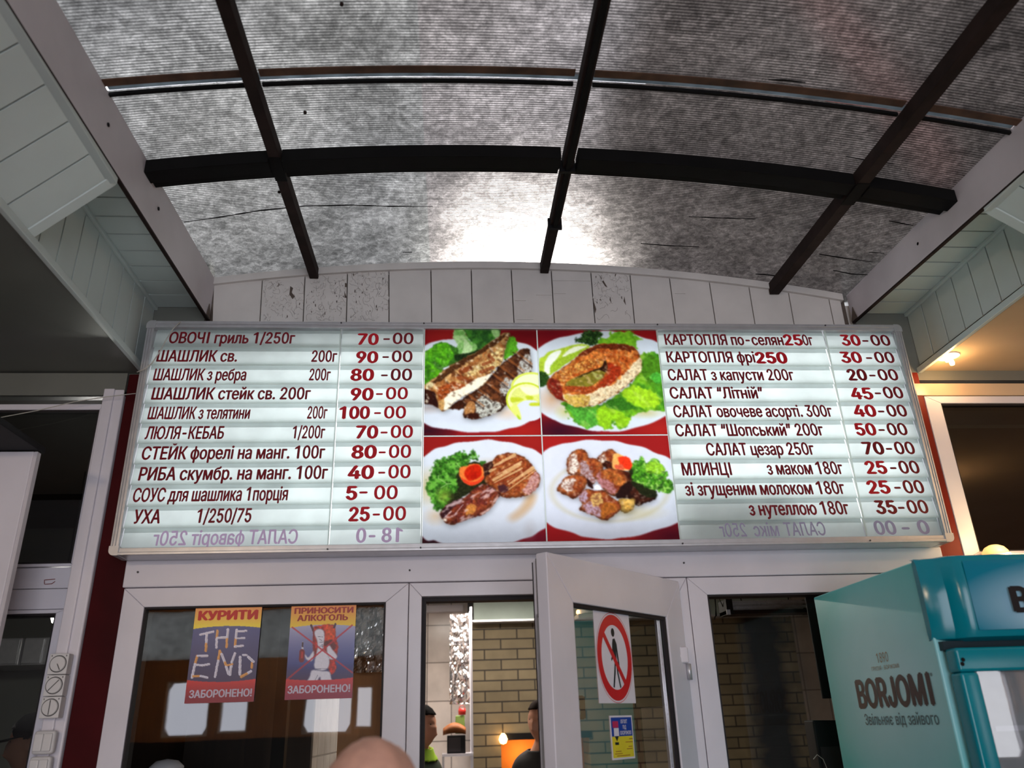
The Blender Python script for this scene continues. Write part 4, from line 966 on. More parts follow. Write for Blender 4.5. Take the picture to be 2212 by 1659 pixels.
    p.poly([(655, 600), (690, 520), (770, 470), (850, 470), (890, 530), (890, 620), (840, 660), (770, 690), (700, 680)], (188, 34, 12), .15, 60, 4); p.soft(790, 620, 110, 70, (150, 16, 8), .8)
    return blur(p.c, 1)
def food4(P):
    x, y = crop(P, 1160, 930, 6.381); p = Paint(x, y, (144, 28, 28))
    reds(p, [(250, 160, 400, 200, (158, 30, 28), .8), (1850, 1450, 520, 240, (84, 10, 28), 1), (200, 1480, 400, 200, (156, 16, 22), .8)])
    p.poly(scallops(p, [(-200, 700), (90, 290), (300, 200), (500, 155), (750, 130), (1000, 140), (1200, 170), (1450, 230), (1650, 310), (1840, 400), (2150, 650), (2250, 900), (2150, 1150), (1950, 1270), (1750, 1340), (1500, 1420), (1200, 1480), (1000, 1495), (700, 1480), (550, 1430), (350, 1370), (150, 1285), (-100, 1050)], 7, 10), (206, 213, 223), .012, 200)
    d = np.hypot((x-1000)/800, (y-830)/420); p.put(np.clip(1-np.abs(d-1)/.1, 0, 1)*(y > 520)*.5, (190, 184, 150)); p.soft(1300, 1130, 560, 140, (196, 182, 120), .55)
    D = (120, 50, 26); L2 = (158, 84, 40)
    ml = [([(1160, 800), (1300, 720), (1450, 750), (1560, 830), (1640, 930), (1600, 965), (1480, 1000), (1380, 1030), (1250, 940), (1120, 920)], (66, 30, 20), (40, 20, 16)),
          ([(830, 380), (900, 310), (960, 270), (1020, 258), (1100, 320), (1060, 420), (1050, 530), (900, 480)], D, L2), ([(900, 440), (1040, 430), (1200, 560), (1330, 560), (1330, 700), (1180, 760), (1040, 640)], (76, 30, 18), (48, 20, 14)),
          ([(408, 560), (412, 430), (470, 310), (570, 258), (640, 265), (700, 310), (720, 375), (840, 395), (900, 470), (905, 560), (840, 640), (770, 740), (690, 690), (620, 620), (470, 615)], D, L2),
          ([(285, 830), (320, 730), (400, 650), (540, 608), (660, 640), (690, 730), (600, 880), (520, 935), (440, 905)], D, L2),
          ([(1120, 950), (1330, 940), (1352, 1010), (1320, 1090), (1230, 1135), (1150, 1090)], (186, 138, 56), (206, 166, 84)),
          ([(815, 640), (870, 560), (960, 525), (1080, 530), (1190, 580), (1245, 680), (1200, 830), (1090, 910), (980, 870), (880, 760)], D, L2),
          ([(570, 900), (620, 850), (690, 805), (800, 830), (920, 820), (1030, 920), (1150, 1010), (1130, 1110), (1010, 1205), (920, 1240), (780, 1170), (640, 1120), (580, 1080), (620, 1000)], D, L2)]
    for q, c, c2 in ml:
        m = p.poly(q, c, .2, 60, 9, 40, sh=.35, vol=.45, r=6, col2=c2); p.speck(m, (244, 214, 180), 30, .67, .45)
    for q, c in (([(430, 520), (450, 380), (510, 310), (560, 400), (580, 520), (500, 600), (450, 590)], (226, 220, 204)), ([(590, 480), (640, 420), (700, 480), (760, 590), (800, 680), (760, 720), (640, 620)], (176, 156, 160)), ([(840, 400), (900, 330), (950, 360), (920, 440)], (220, 214, 196)),
                 ([(330, 760), (420, 670), (520, 680), (500, 780), (450, 850), (370, 820)], (226, 220, 206)), ([(580, 900), (660, 820), (700, 900), (660, 980), (600, 960)], (182, 160, 178)), ([(640, 1020), (760, 990), (880, 1080), (880, 1190), (760, 1150), (640, 1080)], (186, 160, 176)), ([(830, 620), (880, 570), (900, 660), (1040, 740), (1080, 870), (960, 830), (860, 720)], (176, 120, 122)), ([(770, 880), (880, 870), (900, 1000), (780, 1050), (740, 940)], (206, 168, 96))):
        m = p.poly(q, c, .15, 30, 20, 30); p.speck(m, (110, 56, 40), 18, .55, .85)
    p.poly([(900, 560), (1000, 560), (1180, 620), (1200, 760), (1050, 720), (960, 640)], (138, 66, 28), .3, 60, 12, col2=(180, 106, 48)); p.poly([(930, 1000), (1080, 1000), (1100, 1100), (1000, 1160), (900, 1200), (890, 1080)], (160, 90, 34), .25, 60, 12)
    p.poly([(780, 790), (830, 742), (890, 800), (850, 815)], (236, 238, 240)); p.poly([(690, 660), (760, 740), (770, 800), (700, 760)], (40, 16, 14), .2, 30, 8); p.poly([(1150, 780), (1260, 720), (1320, 800), (1200, 920), (1080, 930)], (34, 18, 16), .2, 30, 10)
    p.poly([(1035, 420), (1060, 320), (1130, 325), (1200, 360), (1330, 470), (1310, 540), (1180, 545), (1050, 520)], (232, 170, 92), .1, 40, 6)
    p.poly([(1110, 420), (1150, 360), (1240, 355), (1290, 420), (1330, 480), (1290, 540), (1220, 520), (1160, 500)], (224, 52, 24), .12, 40, 10); p.poly([(1080, 470), (1180, 480), (1200, 540), (1090, 530)], (214, 90, 60), .2, 20, 8)
    p.poly([(1280, 560), (1400, 520), (1500, 700), (1640, 830), (1640, 930), (1480, 900), (1330, 760)], (30, 34, 18), .3, 40, 14)
    g = p.poly([(1310, 520), (1340, 420), (1420, 440), (1425, 350), (1480, 400), (1510, 440), (1600, 395), (1680, 410), (1700, 470), (1760, 490), (1770, 560), (1800, 600), (1780, 660), (1850, 690), (1890, 800), (1840, 850), (1760, 865), (1640, 820), (1480, 760), (1330, 680)], (86, 156, 36), .3, 40, 20, 28, col2=(50, 110, 26))
    p.poly([(1500, 480), (1600, 410), (1700, 470), (1760, 560), (1640, 600), (1520, 580)], (134, 188, 44), .2, 40, 18); p.speck(g, (176, 220, 110), 36, .62, .8); p.speck(g & (y > 560), (20, 46, 16), 34, .60, .8)
    return blur(p.c, 1)
PX0, PX1, PXM, PZT, PZM, PZB = -.0975, .7855, .3245, ZT+.002, 2.5535, SZ0+.022
g_ = .0045
for fn, x0, x1, z1, z0, lb in ((food1, PX0, PXM-g_/2, PZT, PZM+g_/2, 'photo of two grilled fish with lemon and lettuce'), (food2, PXM+g_/2, PX1, PZT, PZM+g_/2, 'photo of a ring of grilled fish on green lettuce'),
                               (food3, PX0, PXM-g_/2, PZM-g_/2, PZB, 'photo of two grilled chops with parsley and a tomato rose'), (food4, PXM+g_/2, PX1, PZM-g_/2, PZB, 'photo of glazed meat pieces with curly greens')):
    o = grid_sheet('food_photo', [(x0, FY-.004, z1), (x1, FY-.004, z1), (x1, FY-.004, z0), (x0, FY-.004, z0)], 300, 284, fn, M['backlight'], menu); o['label'] = lb
MB().box(PXM-g_/2, PXM+g_/2, FY-.005, FY-.002, PZB, PZT).box(PX0, PXM-g_/2, FY-.005, FY-.002, PZM-g_/2, PZM+g_/2).box(PXM+g_/2, PX1, FY-.005, FY-.002, PZM-g_/2, PZM+g_/2).build('white_cross', M['strip'], menu)
# tubes inside the box: the middle of the board is lit hardest
def tube(x, z, lx, lz, e):
    ld = bpy.data.lights.new('sign_tube', 'AREA'); ld.shape = 'RECTANGLE'; ld.size = lx; ld.size_y = lz; ld.energy = e; ld.color = (.95, 1.0, .97)
    o = bpy.data.objects.new('sign_tube', ld); COL.objects.link(o); o.location = (x, -.042, z); o.rotation_euler = (R(90), 0, 0); return o
ZM = (SZ0+SZ1)/2
tube(.345, ZM, .92, .72, 4.4)
tube(-.36, ZM-.03, .44, .72, 2.2); tube(-.80, ZM-.04, .56, .68, 2.0)
tube(1.02, ZM+.05, .42, .60, 1.9); tube(1.47, ZM+.02, .50, .70, 2.3)
# lead from the lightbox
W = [atY(398, 694, -.10), atY(388, 696, -.136), atY(374, 710, -.15), atY(360, 732, -.155), atY(345, 760, -.155), atY(328, 785, -.15), atY(312, 797, -.142), atY(296, 804, -.139)]
o = MB().tube(W, .0022, 0, 6).build('power_lead', M['wire'], smooth=True); tag(o, 'thin white lead looped over the top left corner of the menu board', 'cable')
W = [atY(-60, 918, -.06), atY(0, 902, -.06), atY(80, 887, -.06), atY(160, 868, -.06), atY(230, 857, -.06), atY(293, 850, -.06)]
o = MB().tube(W, .0016, 0, 6).build('white_wire', M['wire'], smooth=True); tag(o, 'thin white wire sagging across the dark upper left window', 'cable')

# ------------------------------------------------------------------ open door leaf
HN = np.array([.79, -.03, 0.0]); LA = np.array([-.6872, -.7265, 0.0]); LN = np.array([.7265, -.6872, 0.0]); UZ = np.array([0, 0, 1.0])
def lp(u, z, d=0.0): return HN+LA*u+LN*d+UZ*z
LW, LZ1, LT = .765, 2.043, .062
leaf = bpy.data.objects.new('door_2', None); COL.objects.link(leaf); leaf.location = tuple(HN); leaf['kind'] = 'structure'
sl_, sr_, st_ = .118, .112, .128
def lbox(mb, u0, u1, z0, z1, d0, d1, m=0):
    return mb.hexa([lp(u0, z0, d0), lp(u1, z0, d0), lp(u0, z0, d1), lp(u1, z0, d1), lp(u0, z1, d0), lp(u1, z1, d0), lp(u0, z1, d1), lp(u1, z1, d1)], m)
mb = MB()
for q in ([lp(0, LZ1), lp(LW, LZ1), lp(LW-sl_, LZ1-st_), lp(sr_, LZ1-st_)], [lp(LW, LZ1), lp(LW, .02), lp(LW-sl_, .15), lp(LW-sl_, LZ1-st_)], [lp(0, .02), lp(0, LZ1), lp(sr_, LZ1-st_), lp(sr_, .15)], [lp(0, .02), lp(sr_, .15), lp(LW-sl_, .15), lp(LW, .02)]):
    mb.prism(q, -LN*LT*.62)
mb.build('sash', M['white'], leaf, .003)
mb = MB()
lbox(mb, .0, LW-.012, .02, LZ1-.012, -LT, -LT*.62)      # rebate step, seen on the free edge; the glass light is cut out below
mb = MB(); 
lbox(mb, LW-.10, LW-.014, .03, LZ1-.016, -LT, -LT*.62-.0005); lbox(mb, .012, .09, .03, LZ1-.016, -LT, -LT*.62-.0005); lbox(mb, .09, LW-.10, LZ1-.11, LZ1-.016, -LT, -LT*.62-.0005); lbox(mb, .09, LW-.10, .03, .12, -LT, -LT*.62-.0005)
mb.build('rebate', M['white'], leaf, .002)
mb = MB(); lbox(mb, LW-.014, LW-.008, 1.87, LZ1-.012, -LT*.62-.007, -LT*.62-.0005); lbox(mb, LW-.0155, LW-.0135, .03, LZ1-.02, -LT-.001, -LT+.003); mb.build('seal', M['gasket'], leaf)
mb = MB(); lbox(mb, LW-.014, LW-.0125, 1.0, 1.88, -LT*.9, -LT*.68); mb.build('lock_strip', M['alu'], leaf)
for z in (1.80, 1.70, 1.62):
    mb = MB(); lbox(mb, LW-.0125, LW-.009, z-.035, z+.035, -LT*.86, -LT*.72); mb.build('latch_plate', M['alu'], leaf)
mb = MB()
u0, u1, z0, z1 = sr_, LW-sl_, .15, LZ1-st_
for q in ((u0, u0+.012, z0, z1), (u1-.007, u1, z0, z1), (u0+.012, u1-.007, z1-.010, z1), (u0+.012, u1-.007, z0, z0+.01)): lbox(mb, q[0], q[1], q[2], q[3], -.022, -.006)
mb.build('seal', M['gasket'], leaf)
mb = MB(); lbox(mb, u0+.013, u0+.030, z0+.01, z1-.010, -.020, -.012); mb.build('glazing_bead', M['chrome'], leaf)
MB().quad(lp(u0+.02, z0+.01, -.018), lp(u1-.007, z0+.01, -.018), lp(u1-.007, z1-.01, -.018), lp(u0+.02, z1-.01, -.018)).build('pane', M['glassleaf'], leaf)
h = MB(); c = atY(1471, 1416, -.03); h.box(c[0]-.022, c[0]+.018, -.062, -.016, c[2]-.026, c[2]+.026); ho = h.build('hinge', M['white'], leaf, .006)
MB().lathe([(.001, 0), (.0085, 0), (.0085, .05), (.001, .052)], (c[0]+.018, -.045, c[2]-.078), 16).build('hinge_pin', M['alu'], ho, smooth=True)
MB().lathe([(.0005, 0), (.006, 0), (.005, -.003), (.0005, -.003)], (c[0]-.014, -.062, c[2]-.004), 12, axis='Y').build('cap', M['white'], ho)

# no-entry notice on the leaf
ns = thing('no_pedestrians_sign', 'white notice on the open door with a walking figure in a red barred ring', 'sign', lp(.427, 1.65, -.012))
D0 = -.0170
def leafpoly(mb, pts, d, m): return mb.poly([lp(u, z, d) for u, z in pts], m)
pu0, pu1, pz0, pz1 = .526, .328, 1.650, 1.905           # u falls to the right
mb = MB(); lbox(mb, pu1, pu0, pz0, pz1, D0, D0+.0008); mb.build('sheet', M['paper'], ns)
cu, cz, ro, ri = .4265, 1.778, .0935, .0705
def ringpts(r, n=48): return [(cu-r*math.cos(2*math.pi*k/n), cz+1.30*r*math.sin(2*math.pi*k/n)*1.0) for k in range(n)]
mb = MB()
for ra, rb in ((ri, ro), (ro+.0035, ro+.0047)):
    A, B = ringpts(ra), ringpts(rb)
    for k in range(len(A)): mb.quad(*[lp(*q, D0+.0012) for q in (A[k-1], B[k-1], B[k], A[k])])
mb.build('red_ring', M['signred'], ns)
def sgn(x, z): return (cu-x*.1*.94, cz+z*.1*1.27)       # figure drawn in a 2 x 2 field
mb = MB()
n = 20; leafpoly(mb, [sgn(-.02+.10*math.cos(2*math.pi*k/n), .55+.10*math.sin(2*math.pi*k/n)) for k in range(n)], D0+.0011, 0)
for q in ([(-.06, .40), (.06, .42), (.16, .30), (.22, -.05), (.24, -.18), (.18, -.20), (.12, .02), (.10, .14), (.10, -.10), (-.02, -.14), (-.05, .10), (-.10, -.02), (-.20, -.10), (-.22, -.05), (-.14, .06), (-.10, .30)],
          [(-.03, -.10), (.03, -.12), (-.02, -.36), (-.14, -.68), (-.21, -.66), (-.11, -.36)], [(.03, -.10), (.11, -.08), (.14, -.34), (.25, -.66), (.18, -.69), (.07, -.36)]):
    leafpoly(mb, [sgn(*p) for p in q], D0+.0011, 0)
mb.build('walking_figure', M['signblack'], ns)
mb = MB(); a = .052; leafpoly(mb, [sgn(-.58+a, .50+a), sgn(-.58-a, .50-a), sgn(.52-a, -.58-a), sgn(.52+a, -.58+a)], D0+.0013, 0); mb.build('red_bar', M['signred'], ns)
# guard notice
gs = thing('security_sticker', 'small blue and yellow sticker low on the open glass door', 'sticker', lp(.419, 1.50, -.012))
blue, yel = mat('sticker blue', S(24, 62, 160), .4), mat('sticker yellow', S(226, 208, 40), .4)
def leafq(mb, u0, u1, z0, z1, d): return mb.quad(lp(u0, z0, d), lp(u1, z0, d), lp(u1, z1, d), lp(u0, z1, d))
mb = MB(); lbox(mb, .358, .479, 1.502, 1.617, D0, D0+.0008); mb.build('backing', M['paper'], gs)
leafq(MB(), .363, .474, 1.562, 1.612, D0+.0011).build('blue_field', blue, gs); leafq(MB(), .363, .474, 1.507, 1.562, D0+.0011).build('yellow_field', yel, gs)
leafq(MB(), .437, .467, 1.585, 1.602, D0+.0013).build('red_emblem', mat('sticker pink', S(190, 40, 90), .4), gs)
mb = MB(); leafq(mb, .436, .462, 1.563, 1.584, D0+.0013); mb.build('shield', M['paper'], gs)
mb = MB(); mb.poly([lp(u, z, D0+.0014) for u, z in ((.460, 1.563), (.449, 1.549), (.438, 1.563))]); leafq(mb, .440, .460, 1.540, 1.547, D0+.0014); mb.build('shield_mark', M['signblack'], gs)
for t, u, z, wd, ch, m in (("ОБ'ЄКТ", .424, 1.596, .036, .010, M['paper']), ('ПІД', .414, 1.581, .018, .010, M['paper']), ('ОХОРОНОЮ', .430, 1.566, .060, .010, M['paper'])):
    letters('lettering', t, m, gs, lp(u, z, D0+.0015), -LA, UZ, wd, ch, .02)
mb = MB()
for u, z, wd in ((.384, 1.553, .02), (.405, 1.545, .04), (.39, 1.533, .02), (.40, 1.527, .03), (.46, 1.522, .03), (.465, 1.516, .04), (.455, 1.5105, .07)): leafq(mb, u-wd, u, z, z+.0022, D0+.0013)
mb.build('small_print', mat('sticker print', S(170, 110, 40), .5), gs); gs.children[-1]['kind'] = 'stuff'

# ------------------------------------------------------------------ two posters on the left pane
PY = -.0035
def poster(name, label, corners, fn):
    C4 = [atY(x, y, PY) for x, y in corners]
    x0 = (C4[0][0]+C4[3][0])/2; x1 = (C4[1][0]+C4[2][0])/2; z1 = (C4[0][2]+C4[1][2])/2; z0 = (C4[2][2]+C4[3][2])/2
    t = thing(name, label, 'poster', ((x0+x1)/2, PY, z0))
    grid_sheet('sheet', [(x0, PY, z1), (x1, PY, z1), (x1, PY, z0), (x0, PY, z0)], 170, 236, fn, M['print'], t)
    MB().box(x0, x1, PY+.0002, PY+.001, z0, z1).build('backing', M['paper'], t)
    return t, x0, x1, z0, z1
def smoke(P):
    x, y = crop(P, 390, 1290, 5.53); xl = 190-150*(y-115)/1155; xr = 985-120*(y-100)/1150; u = (x-xl)/(xr-xl); v = (y-(115-15*u))/1152
    p = Paint(x, y, (222, 138, 62)); c = np.empty(p.c.shape)
    t = np.clip(v/.2, 0, 1)[..., None]; p.c = np.array((214, 124, 62))*(1-t)+np.array((224, 196, 40))*t
    arc = .205+.10*(u-.5)**2
    t = np.clip((v-.2)/.55, 0, 1)[..., None]; bl = np.array((22, 52, 124))*(1-t)+np.array((50, 42, 84))*t
    p.c = np.where((v > arc)[..., None], bl, p.c)
    arc2 = .785-.10*(u-.5)**2
    t = np.clip((v-.75)/.2, 0, 1)[..., None]; p.c = np.where((v > arc2)[..., None], np.array((196, 30, 36))*(1-t)+np.array((128, 20, 44))*t, p.c)
    W_, O_ = (200, 198, 214), (206, 146, 76)
    for a, b, k, wd in (((235, 448), (392, 412), 0, 26), ((312, 430), (306, 560), 0, 30), ((306, 560), (302, 640), 1, 30), ((440, 400), (432, 500), 1, 28), ((432, 500), (428, 600), 0, 28), ((440, 485), (545, 480), 0, 26), ((565, 385), (556, 500), 0, 30), ((556, 500), (548, 596), 1, 28),
                     ((670, 390), (660, 500), 0, 28), ((660, 500), (648, 590), 1, 28), ((680, 410), (785, 402), 0, 24), ((665, 492), (765, 488), 0, 22), ((650, 590), (745, 580), 0, 26),
                     ((200, 700), (172, 800), 1, 28), ((172, 800), (136, 960), 0, 30), ((205, 702), (320, 700), 0, 26), ((172, 806), (260, 815), 0, 24), ((260, 815), (340, 800), 0, 26), ((150, 945), (240, 942), 1, 26), ((240, 942), (320, 960), 0, 26),
                     ((468, 640), (450, 760), 1, 28), ((450, 760), (432, 840), 0, 28), ((430, 860), (412, 950), 0, 28), ((470, 650), (500, 690), 1, 24), ((490, 680), (530, 780), 0, 30), ((530, 780), (548, 830), 1, 28), ((545, 830), (572, 915), 0, 30), ((650, 670), (610, 780), 0, 28), ((605, 820), (590, 925), 0, 30), ((552, 815), (620, 800), 1, 20),
                     ((712, 715), (708, 920), 0, 32), ((745, 690), (790, 692), 0, 22), ((810, 715), (870, 770), 0, 32), ((852, 790), (850, 840), 1, 28), ((840, 885), (790, 915), 0, 30), ((790, 915), (725, 950), 1, 30)):
        p.line(a, b, wd, O_ if k else W_); p.line((a[0]+4, a[1]+5), (b[0]+4, b[1]+5), wd*.25, (150, 140, 150) if not k else (150, 90, 40), .6)
    return p.c
PR = [mat('poster red letters', S(206, 26, 26), .4), mat('poster pale letters', S(206, 196, 214), .4), mat('poster dark red letters', S(170, 40, 36), .4)]
def plines(t, x0, x1, z0, z1, rows):
    for txt, u0, u1, v, ch, m, wt in rows:
        letters('lettering', txt, m, t, (x0+(x1-x0)*u0, PY-.0008, z1-(z1-z0)*v), UX, UZ, (x1-x0)*(u1-u0), ch, wt)
PC1 = [(424.3, 1310.8), (568, 1308), (546.4, 1516), (397, 1519.6)]
q = poster('no_smoking_poster', 'poster spelling two words in cigarettes under a yellow heading, left of two on the window', PC1, smoke)
plines(*q, [('КУРИТИ', .05, .95, .145, .029, PR[0], .05), ('ЗАБОРОНЕНО!', .055, .965, .945, .0225, PR[1], .03)])
def drink(P):
    x, y = crop(P, 390, 1290, 5.53); xl = 1325-80*(y-95)/1135; xr = 2105-60*(y-75)/1130; u = (x-xl)/(xr-xl); v = (y-(95-20*u))/1133
    p = Paint(x, y, (0, 0, 0)); t = np.clip(v/.22, 0, 1)[..., None]; p.c = np.array((214, 124, 66))*(1-t)+np.array((222, 186, 50))*t
    arc = .215+.10*(u-.5)**2
    t = np.clip((v-.22)/.45, 0, 1)[..., None]; t2 = np.clip((v-.62)/.2, 0, 1)[..., None]
    bl = (np.array((160, 160, 190))*(1-t)+np.array((44, 54, 120))*t)*(1-t2)+np.array((60, 36, 70))*t2
    p.c = np.where((v > arc)[..., None], bl, p.c)
    p.poly([(1590, 390), (1620, 350), (1720, 330), (1800, 320), (1850, 350), (1850, 470), (1880, 560), (1870, 680), (1840, 760), (1860, 830), (1830, 900), (1780, 900), (1700, 700), (1600, 720), (1580, 560)], (166, 36, 26), .3, 60, 8); p.poly([(1730, 350), (1840, 360), (1840, 500), (1760, 560)], (206, 70, 26), .2, 60, 8); p.poly([(1700, 560), (1800, 500), (1860, 580), (1840, 640), (1760, 600)], (90, 26, 36), .2, 40, 6)
    p.line((1560, 335), (1585, 400), 26, (70, 40, 60)); p.line((1850, 320), (1835, 360), 24, (70, 40, 60)); p.line((1590, 400), (1600, 690), 22, (120, 30, 40))
    Wt = (206, 204, 216); ln = (96, 96, 120)
    def w(pts, **k): p.poly(pts, ln, 0, 30, **k); c = np.mean(np.array(pts, float), 0); p.poly([tuple(c+(np.array(q)-c)*.965) for q in pts], Wt, .02, 30, **k)
    w([(1600, 440), (1610, 395), (1660, 375), (1710, 400), (1720, 470), (1710, 560), (1690, 630), (1660, 640), (1640, 600), (1630, 520)])
    w([(1640, 600), (1700, 580), (1720, 640), (1850, 700), (1830, 740), (1780, 740), (1780, 780), (1760, 850), (1690, 880), (1600, 850), (1600, 760), (1620, 680)])
    w([(1480, 680), (1500, 700), (1530, 720), (1590, 640), (1590, 720), (1560, 765), (1500, 740)]); w([(1745, 600), (1780, 575), (1810, 620), (1870, 700), (1850, 740), (1790, 740), (1760, 690)])
    w([(1570, 870), (1690, 880), (1780, 890), (1800, 960), (1820, 1040), (1690, 1040), (1665, 950), (1600, 1050), (1490, 1050), (1540, 950)])
    for a, b in (((1640, 470), (1700, 475)), ((1660, 540), (1705, 535)), ((1600, 860), (1760, 850)), ((1660, 500), (1690, 520)), ((1580, 1040), (1640, 930)), ((1700, 640), (1690, 560))): p.line(a, b, 7, ln, .8)
    p.line((1460, 545), (1455, 640), 20, (190, 186, 196)); p.line((1460, 545), (1458, 590), 18, (60, 40, 50)); p.line((1452, 650), (1445, 750), 62, (112, 20, 36)); p.line((1452, 660), (1448, 720), 24, (170, 40, 44))
    for a, b in (((1335, 360), (2050, 900)), ((2050, 335), (1270, 985))): p.line(a, b, 20, (176, 34, 50), .75)
    arc2 = .80-.08*(u-.5)**2; t = np.clip((v-.78)/.18, 0, 1)[..., None]
    p.c = np.where((v > arc2)[..., None], np.array((190, 36, 44))*(1-t)+np.array((132, 26, 56))*t, p.c)
    return p.c
PC2 = [(629.6, 1307), (770.6, 1303.6), (760, 1508), (615, 1512)]
q = poster('no_alcohol_poster', 'poster of a crossed-out man holding a bottle, right of two on the window', PC2, drink)
plines(*q, [('ПРИНОСИТИ', .05, .96, .098, .0185, PR[2], .04), ('АЛКОГОЛЬ', .10, .88, .178, .0185, PR[2], .04), ('ЗАБОРОНЕНО!', .035, .965, .935, .0225, PR[1], .03)])

# ------------------------------------------------------------------ mineral water fridge
fr = thing('drinks_fridge', 'tall teal drinks fridge with a pale printed side standing before the right window', 'fridge', (1.61, -.42, 0))
FX0, FX1, FYF, FYB, FZ = 1.240, 1.980, -.735, -.075, 1.979
def side_print():
    m = mat('pale teal side print', S(100, 196, 196), .3)
    n = m.node_tree.nodes; l = m.node_tree.links; b = n['Principled BSDF']
    t = n.new('ShaderNodeTexCoord'); sp = n.new('ShaderNodeSeparateXYZ'); l.new(t.outputs['Object'], sp.inputs[0])
    def mt(op, a, c): 
        q = n.new('ShaderNodeMath'); q.operation = op
        for i, v in enumerate((a, c)):
            if isinstance(v, (int, float)): q.inputs[i].default_value = v
            else: l.new(v, q.inputs[i])
        return q.outputs[0]
    dy = mt('MULTIPLY', mt('SUBTRACT', sp.outputs['Y'], -.50), 2.0); dz = mt('MULTIPLY', mt('SUBTRACT', sp.outputs['Z'], 1.66), 2.6)
    no = n.new('ShaderNodeTexNoise'); no.inputs['Scale'].default_value = 5; l.new(t.outputs['Object'], no.inputs['Vector'])
    d = mt('ADD', mt('ADD', mt('MULTIPLY', dy, dy), mt('MULTIPLY', dz, dz)), mt('MULTIPLY', no.outputs['Fac'], .35))
    r = n.new('ShaderNodeValToRGB'); r.color_ramp.elements[0].position = .1; r.color_ramp.elements[0].color = S(172, 222, 232); r.color_ramp.elements[1].position = 1.0; r.color_ramp.elements[1].color = S(74, 198, 196)
    l.new(d, r.inputs[0]); l.new(r.outputs[0], b.inputs['Base Color']); return m
M['side'] = side_print()
MB().box(FX0, FX1, FYF, FYB, .08, FZ-.006).build('cabinet', M['side'], fr, .006)
MB().box(FX0+.03, FX1-.03, FYF+.03, FYB+.03, 0, .08).build('plinth', M['dark'], fr)
# head with its curved front: plan outline swept upwards and leaning
def plan(k, inset):
    w_ = (FX1-FX0)/2; cx_ = (FX0+FX1)/2
    half = [(-w_-.003, FYF+.004), (-w_-.003, FYF-.004), (-w_+.020, FYF-.022), (-w_+.046, FYF-.030), (-w_+.062, FYF-.055), (-w_+.082, FYF-.064), (-w_+.16, FYF-.070), (0, FYF-.076)]
    pts = half+[(-x, y) for x, y in half[-2::-1]]
    return [(cx_+x*(1-inset), y+inset*.3) for x, y in pts]
rings = []
for z, ins, dy in ((1.762, .02, .03), (1.770, .004, .010), (1.79, 0, .002), (1.88, 0, .0), (1.960, .0, .004), (1.974, .004, .010), (FZ, .018, .03)):
    P = plan(0, ins); rings.append([(x, y+dy, z) for x, y in P]+[(P[-1][0], FYF+.018, z), (P[0][0], FYF+.018, z)])
MB().loft(rings).build('head', M['teal'], fr, smooth=True).modifiers.new('es', 'EDGE_SPLIT').split_angle = R(38)
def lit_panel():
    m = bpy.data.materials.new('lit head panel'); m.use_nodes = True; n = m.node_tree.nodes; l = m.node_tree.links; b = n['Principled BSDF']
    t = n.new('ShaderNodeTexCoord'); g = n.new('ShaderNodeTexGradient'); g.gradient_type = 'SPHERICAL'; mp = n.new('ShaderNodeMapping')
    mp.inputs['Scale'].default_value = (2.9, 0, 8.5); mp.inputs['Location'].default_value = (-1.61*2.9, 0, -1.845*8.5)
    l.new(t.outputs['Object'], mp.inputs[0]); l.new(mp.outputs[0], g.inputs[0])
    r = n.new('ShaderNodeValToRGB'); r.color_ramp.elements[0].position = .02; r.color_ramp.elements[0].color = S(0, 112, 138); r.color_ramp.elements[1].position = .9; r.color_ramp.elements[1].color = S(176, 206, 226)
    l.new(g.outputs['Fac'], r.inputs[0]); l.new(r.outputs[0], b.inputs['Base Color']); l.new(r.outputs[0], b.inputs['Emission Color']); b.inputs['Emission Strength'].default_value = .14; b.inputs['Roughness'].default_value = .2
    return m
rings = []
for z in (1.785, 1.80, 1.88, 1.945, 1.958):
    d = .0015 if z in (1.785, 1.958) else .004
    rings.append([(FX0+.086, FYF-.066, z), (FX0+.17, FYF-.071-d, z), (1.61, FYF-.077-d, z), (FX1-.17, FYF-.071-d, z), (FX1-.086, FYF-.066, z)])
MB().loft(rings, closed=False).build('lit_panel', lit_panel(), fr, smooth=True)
letters('lettering', 'BORJOMI', M['signblack'], fr, (1.418, FYF-.0835, 1.826), UX, UZ, .384, .060, .05)
MB().box(FX0+.01, FX1-.01, FYF-.02, FYF+.01, 1.742, 1.764).build('gap', M['tealdark'], fr)
dr = MB(); dx0, dx1, dz0, dz1, dy0, dy1 = FX0+.012, FX1-.012, .12, 1.745, FYF-.062, FYF-.012
dr.box(dx0, dx1, dy0, dy1, dz1-.058, dz1).box(dx0, dx1, dy0, dy1, dz0, dz0+.07).box(dx0, dx0+.048, dy0, dy1, dz0+.07, dz1-.058).box(dx1-.048, dx1, dy0, dy1, dz0+.07, dz1-.058)
door = dr.build('door', M['teal'], fr, .008)
MB().quad((dx0+.046, dy0+.006, dz0+.07), (dx1-.046, dy0+.006, dz0+.07), (dx1-.046, dy0+.006, dz1-.056), (dx0+.046, dy0+.006, dz1-.056)).build('pane', M['glass'], door)
for x, z in ((1.262, 1.706), (1.266, 1.716)): MB().lathe([(.0005, 0), (.005, 0), (.005, .002), (.0005, .003)], (x, dy0-.002, z), 12, axis='Y').build('screw_hole', M['dark'], door)
MB().box(FX0+.07, FX1-.07, FYF-.008, FYF-.001, .16, 1.70).build('liner', M['alu'], fr)
for z in (.5, .85, 1.2, 1.55): MB().box(FX0+.10, FX1-.10, FYF-.011, FYF-.0085, z, z+.012).build('shelf_edge', M['white'], fr)
